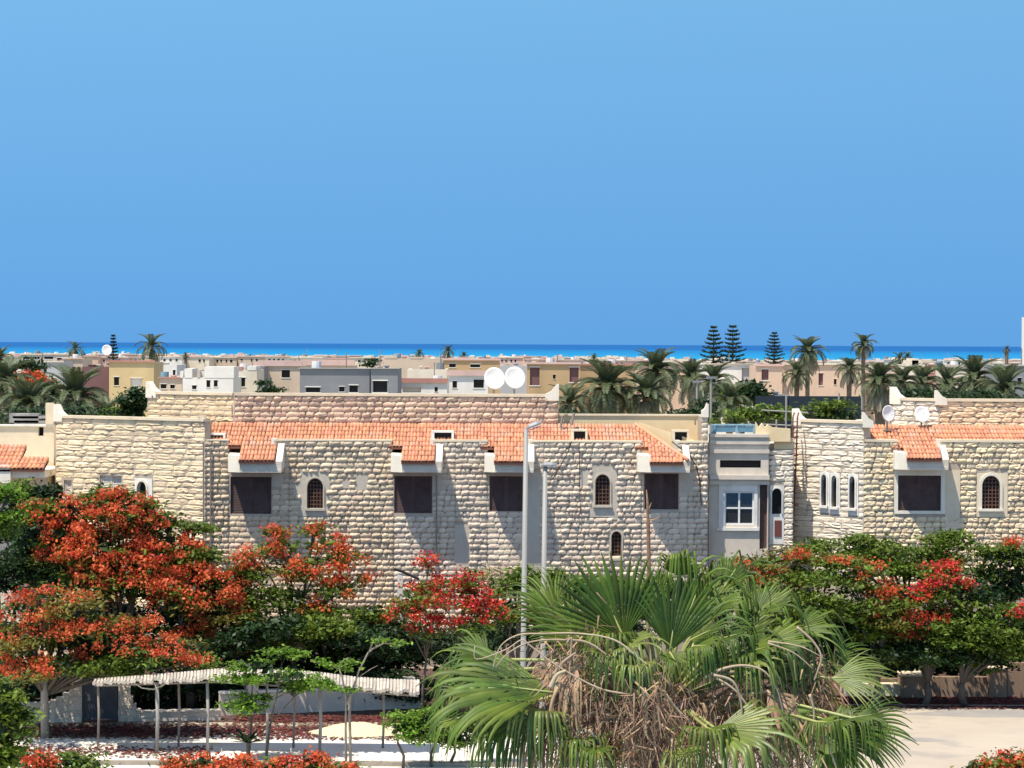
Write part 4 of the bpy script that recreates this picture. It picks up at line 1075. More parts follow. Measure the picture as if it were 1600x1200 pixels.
tree('broadleaf_tree', 'dark leafy tree filling the left edge behind the largest poinciana', 'tree', 90.5,
     [(20, 770, 34, 18, 'g'), (60, 790, 44, 26, 'd'), (30, 830, 50, 40, 'd'), (90, 850, 46, 40, 'd'), (40, 900, 60, 40, 'd'), (110, 900, 50, 36, 'd'), (88, 765, 16, 10, 'd')],
     trunk=[50], seed=8, dens=1.2, leaf_size=.1)
tree('broadleaf_tree', 'fresh light green treetop at the very left edge beside the tiled porch', 'tree', 84,
     [(10, 775, 28, 16, 'g'), (15, 805, 26, 18, 'g'), (-20, 830, 30, 30, 'g')], trunk=[0], seed=9, leafs='leaf_bright')
tree('broadleaf_tree', 'small green bush beside the taller street lamp, before the villa wall', 'tree', 85,
     [(800, 915, 22, 16, 'g'), (815, 900, 14, 12, 'g'), (860, 915, 40, 26, 'g', .5), (800, 960, 30, 24, 'm'), (905, 930, 40, 30, 'g', 1), (960, 930, 50, 30, 'g', 1), (1040, 930, 60, 34, 'g', 1), (830, 990, 60, 34, 'd', 1), (930, 1000, 80, 40, 'd', 1.5)], trunk=[812], seed=10, trunk_r=.06, leafs='leaf')
tree('poinciana_tree', 'wide green poinciana with rusty flower tops directly right of the fan palm', 'tree', 87,
     [(1180, 880, 42, 14, 'm'), (1240, 872, 50, 14, 'm'), (1300, 880, 44, 14, 'm'), (1350, 892, 34, 14, 'o'), (1200, 905, 52, 20, 'm', -.5), (1270, 905, 54, 20, 'g', -.5), (1335, 920, 40, 20, 'g', -.3), (1385, 925, 28, 20, 's', -.2),
      (1180, 940, 60, 26, 'g', -.8), (1260, 945, 56, 26, 'g', -.9), (1330, 955, 46, 24, 'g', -.7), (1385, 965, 34, 26, 'm', -.4), (1240, 980, 50, 24, 'g', -.6), (1310, 995, 50, 26, 'd', .5), (1350, 1030, 60, 26, 'd', .8), (1300, 1030, 50, 22, 'd', -.4), (1380, 1025, 50, 22, 'd', -.3), (1140, 900, 30, 16, 'g'), (1400, 940, 18, 24, 's', -.5), (1360, 990, 30, 18, 'g', -.5)],
     trunk=[1270, 1372], seed=11, dens=1.25, fill=.8, leafs='leaf', bloom='bloom_orange', trunk_r=.16)
tree('broadleaf_tree', 'bright green tree before the brown shutter of the right villa', 'tree', 91,
     [(1275, 855, 36, 10, 'g'), (1350, 850, 40, 12, 'g'), (1340, 872, 44, 16, 'g', -.3), (1400, 865, 44, 18, 'g'), (1425, 895, 40, 16, 'g', -.4), (1475, 850, 34, 14, 'g'), (1470, 875, 40, 18, 'g'), (1385, 890, 40, 16, 'g', -.5), (1490, 838, 16, 8, 'g')],
     trunk=[1420], seed=12, dens=1.15, fill=.8, leafs='leaf', leaf_size=.09)
tree('poinciana_tree', 'poinciana with crimson clusters amid green over the low brown wall at the right', 'tree', 87.5,
     [(1455, 890, 26, 10, 'r'), (1490, 890, 26, 12, 'r'), (1460, 910, 30, 14, 'r', -.3), (1495, 915, 26, 14, 's', -.3), (1440, 935, 24, 20, 'r', -.5), (1475, 945, 40, 22, 'g', -.4), (1525, 930, 34, 20, 'd', .3), (1520, 960, 40, 26, 'g', -.3), (1455, 975, 46, 24, 'm', -.6), (1420, 985, 36, 22, 'm', -.2),
      (1500, 1000, 50, 24, 'g', -.4), (1555, 990, 44, 26, 'g', -.7), (1590, 960, 34, 24, 'm', -.6), (1570, 1015, 44, 20, 'g', -.7), (1610, 1010, 34, 30, 'g', -.7), (1470, 1020, 50, 24, 'd', .6), (1420, 1020, 50, 28, 'd', .8), (1540, 1035, 50, 20, 'd', .5), (1450, 1025, 50, 20, 'd', -.4), (1510, 1030, 44, 18, 'd', -.4)],
     trunk=[1448, 1508], seed=13, dens=1.2, fill=.8, bloom='bloom_red', trunk_r=.14)
tree('broadleaf_tree', 'dark tree in the upper right corner of the garden below the arched lattice window', 'tree', 90.5,
     [(1560, 865, 34, 14, 'g', -.5), (1590, 875, 34, 20, 'g', -.5), (1582, 850, 10, 8, 'r', -.5), (1585, 915, 40, 30, 'd'), (1545, 900, 30, 12, 'g'), (1560, 930, 34, 20, 'd')], trunk=[1575], seed=14, dens=1.2)
# garden hedge making the deep shade behind the right wall
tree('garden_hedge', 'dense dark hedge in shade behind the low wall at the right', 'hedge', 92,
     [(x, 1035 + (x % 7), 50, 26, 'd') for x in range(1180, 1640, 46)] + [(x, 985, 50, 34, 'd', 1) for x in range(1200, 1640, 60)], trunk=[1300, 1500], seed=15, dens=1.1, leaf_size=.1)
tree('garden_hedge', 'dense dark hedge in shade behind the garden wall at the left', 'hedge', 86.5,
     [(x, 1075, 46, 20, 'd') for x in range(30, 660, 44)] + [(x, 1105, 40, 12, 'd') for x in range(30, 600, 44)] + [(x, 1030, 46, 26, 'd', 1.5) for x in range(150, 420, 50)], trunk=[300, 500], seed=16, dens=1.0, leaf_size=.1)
# foreground tree tops at the lower edge
tree('poinciana_tree', 'near treetop of glowing red-orange blossom along the bottom edge, left of centre', 'tree', 52,
     [(280, 1196, 34, 18, 'r'), (330, 1200, 40, 20, 'r'), (390, 1203, 40, 20, 'r', -.3), (440, 1200, 40, 18, 'r'), (490, 1196, 30, 22, 'r'), (535, 1208, 26, 16, 'r'), (400, 1240, 120, 30, 'm'), (515, 1215, 30, 20, 'm')],
     trunk=[400], seed=17, dens=2.2, bloom_size=.06, leaf_size=.06, sprig=.16)
tree('poinciana_tree', 'near treetop with a red blossom cluster in the bottom left corner', 'tree', 52,
     [(60, 1192, 34, 20, 'r'), (85, 1205, 20, 14, 'r'), (118, 1190, 26, 9, 'g'), (140, 1200, 30, 10, 'g'), (50, 1240, 70, 24, 'm')], trunk=[70], seed=18, dens=2.2, bloom_size=.06, leaf_size=.06, sprig=.16)
tree('poinciana_tree', 'near treetop of dull orange blossom in the bottom right corner', 'tree', 52,
     [(1530, 1200, 30, 12, 'o'), (1575, 1192, 30, 16, 'o'), (1610, 1195, 30, 20, 'o'), (1560, 1235, 80, 24, 'm')], trunk=[1570], seed=19, dens=2.2, bloom_size=.06, leaf_size=.06, sprig=.16)
tree('shrub', 'leafy pale green shrub at the left edge beside the grey post', 'shrub', 66,
     [(5, 1085, 24, 24, 'g'), (15, 1130, 26, 30, 'g'), (0, 1180, 34, 34, 'g')], trunk=[0], seed=20, dens=1.6, leafs='leaf', leaf_size=.1, sprig=.2)
tree('young_tree', 'feathery light green sapling in layers, growing on the pale yard beside the shade roof', 'tree', 75.5,
     [(395, 1042, 42, 10, 'g'), (440, 1058, 50, 10, 'g', -.3), (380, 1062, 34, 9, 'g', -.2), (400, 1092, 40, 8, 'g'), (385, 1104, 44, 8, 'g', -.2), (455, 1078, 34, 8, 'g'), (440, 1022, 28, 7, 'g', .2), (490, 1070, 22, 5, 'g')],
     trunk=[391, 418], seed=21, leafs='leaf_bright', dens=1.5, trunk_r=.045, limb_r=.025, leaf_size=.075, sprig=.17)
for i, (lx, pads) in enumerate(((631, [(628, 1135, 16, 20, 'g'), (640, 1150, 18, 14, 'g')]), (675, [(668, 1125, 28, 18, 'g'), (680, 1150, 26, 14, 'g'), (655, 1140, 14, 14, 'g')]),
                                (704, [(712, 1130, 34, 20, 'g'), (720, 1155, 26, 12, 'g'), (740, 1130, 26, 18, 'g')]), (770, [(775, 1125, 30, 24, 'g'), (800, 1140, 26, 20, 'g'), (765, 1150, 24, 16, 'g')]))):
    tree('young_tree', ['slim round-headed sapling on the pale yard, leftmost of the row by the fan palm', 'round-headed sapling second from the left in the row by the fan palm',
                        'round-headed sapling third from the left in the row by the fan palm', 'round-headed sapling nearest the palm trunk, mostly behind its fronds'][i], 'tree', 73.5 + .4 * i, pads,
         trunk=[lx], seed=22 + i, leafs='leaf_bright' if i < 2 else 'leaf', dens=1.9, trunk_r=.05, limb_r=.03, group='row of young trees by the fan palm', leaf_size=.07, sprig=.16, fork=None)
# nearly bare forked tree
root = empty('bare_tree', (WX(545, 74), 74, 0), 'nearly bare forked sapling with pale twigs standing on the yard', 'tree')
mb = MB()
def br(pts, r0, r1, Y=74):
    P = [W(a, b, Y + c) for a, b, c in pts]; k = len(P); mb.tube(P, [r0 + (r1 - r0) * i / (k - 1) for i in range(k)], 6)
g0 = WZ(545, 1192, 74)
br([(548, 1205, 0), (547, 1150, 0), (546, 1100, 0), (552, 1075, 0), (560, 1050, .1), (575, 1020, .2), (590, 1008, .3)], .05, .02)
br([(541, 1205, .1), (540, 1140, .1), (541, 1090, .1), (535, 1060, 0), (530, 1045, 0)], .042, .02)
br([(543, 1100, .1), (548, 1088, 0), (551, 1080, 0)], .05, .05)
br([(580, 1015, .2), (600, 1005, .2), (630, 1008, .3)], .025, .01); br([(575, 1020, .2), (585, 1000, 0), (597, 996, 0)], .02, .008); br([(530, 1045, 0), (510, 1038, .1), (490, 1035, 0)], .025, .01)
br([(530, 1045, 0), (538, 1030, 0), (548, 1028, 0)], .02, .008); br([(560, 1058, .1), (580, 1045, .2), (590, 1040, 0)], .015, .006); br([(494, 1036, 0), (485, 1030, 0)], .012, .006)
mb.build('trunk', mat('pale_bark', (.27, .24, .20), (.18, .16, .13), noise=8), root, smooth=True)
C = np.concatenate([np.array(W(a, b, 74))[None] + rng.normal(0, 1, (k, 3)) * [.16, .16, .05] for a, b, k in ((545, 1035, 90), (515, 1040, 60), (500, 1032, 60), (595, 1000, 70), (540, 1045, 50), (500, 1068, 140), (520, 1075, 120), (545, 1078, 100), (620, 1005, 40))])
V = cards(C, .07, .7, 2.0); mesh_np('crown', V, np.arange(len(V)).reshape(-1, 4), M['leaf_bright'], root)
# agave rosette at the sapling's foot
root = empty('agave_plant', (WX(389, 75), 75, 0), 'spiky dark agave rosette at the foot of the light green sapling', 'plant')
for i in range(16):
    a = i * 2.4; L = .55 + .5 * ((i * 37) % 10) / 10; mb = MB(); el = .25 + .5 * ((i * 13) % 7) / 7
    c = Vector((WX(389, 75), 75, .55)); d = Vector((math.cos(a) * math.cos(el), math.sin(a) * math.cos(el), math.sin(el))); s = Vector((-math.sin(a), math.cos(a), 0))
    p = [c, c + d * L * .5, c + d * L - Vector((0, 0, .08))]
    mb.add([p[0] - s * .05, p[0] + s * .05, p[1] + s * .06, p[1] - s * .06, p[2], p[1] - Vector((0, 0, .03))], [(0, 1, 2, 3), (3, 2, 4), (0, 3, 5), (1, 5, 2), (0, 5, 1), (3, 4, 5), (2, 5, 4)])
    mb.build('leaf', M['leaf_dark'], root)
mb = MB(); mb.tube([(WX(389, 75), 75, 0), (WX(389, 75), 75, .6)], .06, 6); mb.build('stem', M['bark'], root)

# ================================================================== SHADE ROOF, GARDEN WALLS
shade = empty('shade_roof', (WX(330, 77), 77, 0), 'long bleached reed shade roof on thin posts in front of the left garden wall', 'pergola')
zs = WZ(325, 1062, 76.5)
def sy(px):  # front edge height in the picture
    return np.interp(px, [150, 300, 340, 420, 480, 560, 640], [1066, 1062, 1060, 1062, 1068, 1076, 1082])
def sback(px): return np.interp(px, [150, 240, 340, 450, 500, 560, 640], [1062, 1056, 1047, 1049, 1052, 1060, 1064])
Yf_, Yb_ = 76.3, 77.8
x = 150.0; i = 0
while x < 655:
    zf = WZ(x, float(sy(x)), Yf_) + random.uniform(-.02, .02); zb_ = WZ(x, float(sback(x)), Yb_); X = WX(x, Yf_); Xb = WX(x, Yb_)
    mb = MB(); wv = random.uniform(.108, .125)
    zf += .05 * math.sin(x * .21) * math.sin(x * .033); mb.tube([(X, Yf_ - random.uniform(0, .3), zf), ((X + Xb) / 2, (Yf_ + Yb_) / 2, (zf + zb_) / 2 - .03), (Xb, Yb_, zb_)], wv * .5, 5)
    mb.build('reed_bundle', M['reed'], shade)
    x += 5.2; i += 1
mb = MB()
for a, b in ((150, 340), (340, 500), (500, 655)):
    mb.tube([(WX(a, 76.45), 76.45, WZ(a, float(sy(a)), 76.45) - .1), (WX(b, 76.45), 76.45, WZ(b, float(sy(b)), 76.45) - .1)], .035, 6)
    mb.tube([(WX(a, 77.6), 77.6, WZ(a, float(sback(a)), 77.6) - .12), (WX(b, 77.6), 77.6, WZ(b, float(sback(b)), 77.6) - .12)], .035, 6)
mb.build('rail', M['pipe'], shade)
for px, Yp, r, m in ((246, 76.45, .06, 'pole'), (325, 76.45, .05, 'pole'), (418, 76.45, .045, 'pole'), (501, 76.45, .055, 'pole'), (154, 77.6, .04, 'pipe'), (280, 77.6, .04, 'pipe'), (460, 77.6, .04, 'pipe'), (600, 77.6, .04, 'pipe')):
    zt_ = WZ(px, float(sy(px)), Yp) - .05 if Yp < 77 else WZ(px, float(sback(px)), Yp) - .12
    mb = MB(); xx = WX(px, Yp); mb.tube([(xx, Yp, 0), (xx + .03, Yp, zt_ * .5), (xx, Yp, zt_)], r, 8); mb.build('post', M[m], shade, smooth=True)
mb = MB(); mb.tube([W(a, b, 76.4) for a, b in ((205, 1064), (222, 1075), (240, 1077), (256, 1070), (262, 1063))], .018, 5); mb.build('rope', M['reed'], shade)
# thick grey post in the left corner
gp = empty('utility_pole', (WX(71, 79.2), 79.2, 0), 'thick grey wooden pole under the low spreading poinciana at the left', 'pole')
mb = MB(); mb.tube([(WX(71, 79.2), 79.2, 0), (WX(70, 79.2), 79.2, WZ(70, 1040, 79.2))], [.13, .11], 12); mb.build('shaft', mat('pole_wood', (.40, .36, .30), (.26, .23, .19), noise=4, streak=True, bump=.3), gp, smooth=True)
# left garden wall with its metal gate
gw = empty('garden_wall', (WX(180, 82.6), 82.6, 0), 'dressed stone garden wall in shade under the left trees', 'wall')
wg = Wall((WX(20, 82.2), 82.2), (WX(345, 83.2), 83.2)); ztw = WZ(150, 1060, 82.6)
gate = wg.rect(128, 185, 1060, 1131)
lst = []
segs_w = [(22, 78, 1101), (78, 88, 1097), (88, 98, 1092), (98, 108, 1085), (108, 128, 1060), (185, 200, 1060), (200, 204, 1075), (204, 208, 1090), (208, 213, 1102), (213, 220, 1110), (220, 345, 1112)]
for i, (a_, b_, yt_) in enumerate(segs_w):
    ua, ub = wg.hit(a_, 1100)[0], wg.hit(b_, 1100)[0]; zt_ = wg.hit((a_ + b_) / 2, yt_)[1]
    wg.core(gw, ua, ub, 0, zt_, [], .25, M['plaster_grey'])
    wg.courses(lst, ua, ub, 0.0, zt_, [], M['stone_pale'], seed=80 + i, relief=.02, h=.2, lmin=.35, lmax=.5, phase=zt_ - math.floor(zt_ / .2) * .2 if zt_ > 1 else 0)
    mb = MB(); wg.box(mb, ua, ub - .004, -.27, .05, zt_ + .002, zt_ + .05); mb.build('coping', M['plaster_grey'], gw)
place_stones(gw, lst, nm='block', meshes=VMESHB)
gt = empty('metal_gate', wg.p((gate[0] + gate[1]) / 2, 0), 'dark grey sheet metal gate in the left garden wall', 'gate')
for a, b in ((gate[0] + .01, (gate[0] + gate[1]) / 2 - .01), ((gate[0] + gate[1]) / 2 + .01, gate[1] - .01)):
    mb = MB(); wg.box(mb, a, b, -.12, -.08, .08, ztw - .02)
    for f in (0, .5, 1): zc_ = .12 + (ztw - .2) * f; wg.box(mb, a, b, -.079, -.05, zc_ - .03, zc_ + .03)
    for u in np.arange(a + .1, b - .04, .14): wg.box(mb, u, u + .02, -.0795, -.065, .16, ztw - .12)
    mb.build('gate_leaf', mat('gate_grey', (.10, .105, .115), (.07, .07, .08), noise=3, rough=.5), gt)
mb = MB(); u = (gate[0] + gate[1]) / 2 - .08; wg.box(mb, u - .02, u + .02, -.05, .0, .95, 1.1); mb.build('handle', M['pole'], gt)
lw = empty('low_wall', (WX(500, 85.2), 85.2, 0), 'low pale retaining wall behind the shade roof, in shade', 'wall')
wlo = Wall((WX(345, 84.2), 84.2), (WX(660, 86.2), 86.2))
mb = MB(); wlo.box(mb, 0, wlo.L, -.25, 0, 0, .72); mb.build('wall', M['plaster_grey'], lw)
mb = MB(); wlo.box(mb, -.01, wlo.L, -.28, .05, .722, .80); mb.build('coping', M['plaster_white'], lw)
for px in (395, 470, 560, 640):
    mb = MB(); u = wlo.hit(px, 1100)[0]; wlo.box(mb, u - .18, u + .18, -.3, .06, .0, 1.05); mb.build('pillar', M['plaster_grey'], lw)
# sand heap
root = empty('sand_heap', (WX(560, 80.5), 80.5, 0), 'low heap of pale yellow sand on the yard behind the bare sapling', 'sand heap')
n = 24; rings = 7; vs = [(root.location.x, 80.5, .36)]; fs = []
rr = random.Random(5)
for i in range(1, rings + 1):
    for j in range(n):
        a = 6.283 * j / n; q = i / rings; vs.append((root.location.x + math.cos(a) * q * 1.9 * (1 + .08 * math.sin(3 * a)), 80.5 + math.sin(a) * q * 1.1, .36 * (math.cos(q * math.pi) * .5 + .5) + rr.uniform(-.015, .015) - (.02 if i == rings else 0)))
fs = [(0, 1 + j, 1 + (j + 1) % n) for j in range(n)] + [(1 + (i - 1) * n + j, 1 + i * n + j, 1 + i * n + (j + 1) % n, 1 + (i - 1) * n + (j + 1) % n) for i in range(1, rings) for j in range(n)]
mb = MB(); mb.add(vs, fs); mb.build('heap', mat('heap_sand', (.72, .62, .40), (.62, .52, .33), noise=6, bump=.5), root, smooth=True)
# right street wall
rw = empty('street_wall', (WX(1500, 90), 90, 0), 'low brown rendered wall with pillars along the street at the right', 'wall')
Yw = 89.6
def seg(nm, x0, x1, y0, Y, m, d=.3, z0=0.0):
    mb = MB(); mb.box(WX(x0, Y), WX(x1, Y), Y, Y + d, z0, WZ((x0 + x1) / 2, y0, Y)); return mb.build(nm, M[m], rw)
seg('planter', 1412, 1449, 1058, Yw - .5, 'brownwall', 1.0); seg('wall', 1450.5, 1547, 1058, Yw, 'brownwall'); seg('pillar', 1549, 1576, 1047, Yw - .25, 'brownwall', .6); seg('wall', 1577, 1660, 1036, Yw, 'brownwall')
seg('bench', 1318, 1410, 1069, Yw, 'plaster_cream', .5); seg('wall', 1160, 1411, 1060, Yw + .7, 'brownwall')
for x0, x1, y0, Y in ((1411, 1450, 1057, Yw - .54), (1548, 1577, 1045.5, Yw - .29)):
    mb = MB(); z = WZ(x0, y0, Y); mb.box(WX(x0, Y), WX(x1, Y), Y, Y + 1.06 if x0 < 1500 else Y + .68, z, z + .06); mb.build('cap', M['plaster_cream'], rw)
mb = MB(); mb.box(WX(1300, 88.6), WX(1660, 88.6), 88.4, 89.1, .006, .022); tag(mb.build('pavement', M['kerb']), kind='structure')
# pile of cut branches and an old box lamp by the villa wall
root = empty('branch_pile', (WX(770, 90), 90, 0), 'heap of bare grey branches stacked against the villa wall beside the street lamps', 'branches')
rr = random.Random(9); hub = W(782, 935, 90)
mb = MB()
for i in range(90):
    a = W(rr.uniform(750, 806), rr.uniform(890, 935), 90 + rr.uniform(-.7, .7)); d = Vector((rr.uniform(-1, 1), rr.uniform(-.5, .5), rr.uniform(-.5, .7))) * .7
    mb.tube([a - d, a + Vector((0, 0, .05)), a + d], [.014, .02, .008], 4)
for i in range(8):
    a = W(rr.uniform(755, 800), 930, 90 + rr.uniform(-.5, .5)); mb.tube([(a.x, a.y, 0), a], .04, 5)
mb.build('branches', M['straw'], root)
root = empty('gate_post', (WX(625, 91), 91, 0), 'white garden post with dark awning bar before the villa wall', 'post')
mb = MB(); mb.box(WX(622, 91), WX(630, 91), 91, 91.2, 0, WZ(626, 896, 91)); mb.build('post', M['plaster_white'], root)
mb = MB(); mb.tube([W(616, 889, 91), W(628, 893, 91), W(655, 905, 91)], .05, 6); mb.build('bar', M['cable'], root)
# old low house at the left edge
oh = empty('plaster_house', (WX(40, 103), 103, 0), 'weathered cream plaster house with a small tiled porch at the left edge', 'house')
wo = Wall((WX(-60, 104), 104), (WX(84, 104), 104)); zo = WZ(40, 666, 104)
hole = wo.rect(60, 68, 667.5, 681)
wo.core(oh, 0, wo.L, 0, zo, [hole], .3, M['plaster_cream'])
mb = MB(); wo.box(mb, hole[0], hole[1], -.29, -.25, hole[2], hole[3]); mb.build('window', M['dark'], oh)
mb = MB(); wo.box(mb, 0, wo.L, -.3, .08, zo + .002, zo + .07); mb.build('coping', M['plaster_white'], oh)
mb = MB(); mb.box(WX(-60, 104), WX(84, 104), 104.31, 112, 0, zo - .3); mb.build('house_body', M['plaster_cream'], oh)
mb = MB(); wo.box(mb, wo.L - .32, wo.L - .02, -.3, .1, zo + .075, zo + .95); mb.build('chimney', M['plaster_cream'], oh)
mb = MB()
for (a, b, c, d) in ((14, 646, 60, 661), (22, 657, 75, 664), (20, 650, 70, 654)):
    p, q = W(a, b, 105), W(c, d, 105); mb.box(min(p.x, q.x), max(p.x, q.x), 105, 105.6, min(p.z, q.z), max(p.z, q.z)); 
ju = mb.build('roof_clutter', mat('clutter_grey', (.5, .48, .45), (.1, .1, .1), noise=1.5, bump=.2), oh)
Yq = 100.0
zt1, zb1 = WZ(20, 697, Yq + 1.6), WZ(50, 733, Yq - .5)
build_roof(oh, [(WX(-50, Yq), WX(30, Yq), (Yq + 1.6, zt1), (Yq - .5, zb1)), (WX(30, Yq), WX(72, Yq), (Yq + .7, zt1 * .45 + zb1 * .55), (Yq - .5, zb1))], 0, 0, dx=.17)
mb = MB(); mb.box(WX(-50, Yq), WX(72, Yq), Yq - .3, Yq + 3.8, zb1 - .35, zb1 - .08); mb.box(WX(-50, Yq - .4), WX(17, Yq - .4), Yq - .5, Yq - .31, zb1 - .55, zb1 + .15); mb.build('porch_beam', M['plaster_cream2'], oh)
mb = MB(); mb.box(WX(-40, Yq), WX(66, Yq), Yq + 1.2, Yq + 3.6, 0, zb1 - .36); mb.build('porch_wall', M['plaster_grey'], oh)

# ================================================================== FAN PALM
PY = 30.0
heart = W(1032, 1075, PY)
fan = empty('fan_palm', (heart.x, PY, 0), 'large foreground fan palm with green fans over a ragged skirt of dead brown fronds', 'palm tree')
DOWN = Vector((0, 0, -1))
def fan_frond(h, axis, normal, R, spread=75, droop=1.0, mt='palm', n=34, fused=.5, seed=0, src=None, sag=.35, name='frond', fold=.25, wmul=1.0, curl=0.0):
    r = random.Random(seed); a = Vector(axis).normalized(); nn = Vector(normal); nn = (nn - a * nn.dot(a)).normalized(); b = nn.cross(a)
    V = []; Fq = []; K = 11; sp = math.radians(spread); dth = 2 * sp / n
    tips = []
    for i in range(n):
        th = -sp + dth * (i + .5); q = abs(th) / sp
        Ls = R * (1 - .28 * q ** 2.2) * r.uniform(.93, 1.05)
        d = a * math.cos(th) + b * math.sin(th) + nn * (fold * abs(math.sin(th)) * .8)
        d.normalize(); side = (b * math.cos(th) - a * math.sin(th)).normalized()
        dr = droop * r.uniform(.7, 1.5); brk = fused * r.uniform(.9, 1.12) if r.random() > .2 else fused * .8
        p = Vector(h); base = len(V); broke = False; drp_sharp = droop > .75 and r.random() < .88
        wob = Vector((r.uniform(-1, 1), r.uniform(-1, 1), 0)) * .05
        for k in range(K):
            s = k / (K - 1)
            if drp_sharp and not broke and s > brk + .02:
                broke = True; d = (d * .5 + DOWN * (.45 * dr + .1) + side * r.uniform(-.15, .15)).normalized(); side = (side - d * side.dot(d)).normalized()
            if s <= fused: w_ = s * Ls * math.tan(dth / 2) * 1.04
            else:
                w0 = fused * Ls * math.tan(dth / 2); w_ = w0 * max(.08, (1 - ((s - fused) / (1 - fused)) ** 2.2)) * .95
            w_ = max(w_, .004) * wmul
            nv = side.cross(d).normalized()
            if nv.dot(nn) < 0: nv = -nv
            ridge = nv * (w_ * .5)
            V += [p - side * w_ - ridge * .5, p + ridge, p + side * w_ - ridge * .5]
            ds = Ls / (K - 1)
            pull = sag * .12 + (dr * .55 * max(0, (s - brk) / (1 - brk)) + (dr * .38 if s > brk else 0))
            d = (d + DOWN * pull * (ds / .12) * .6 + wob * (s > fused)).normalized()
            side = (side - d * side.dot(d)).normalized()
            p = p + d * ds
        for k in range(K - 1):
            o = base + k * 3; Fq += [(o, o + 1, o + 4, o + 3), (o + 1, o + 2, o + 5, o + 4)]
    fr = mesh_np(name, V, Fq, M[mt], fan)
    # petiole
    src = Vector(src) if src is not None else heart + Vector((0, 0, -.1))
    h = Vector(h); mid = (src + h) / 2 + Vector((0, 0, (h - src).length * .12)); tip = h + a * R * .28
    mb = MB(); mb.tube([src, mid, h, tip], [.035, .024, .018, .004], 6)
    mb.build('petiole', M['petiole'] if mt.startswith('palm') else M['straw'], fr, smooth=True)
    return fr
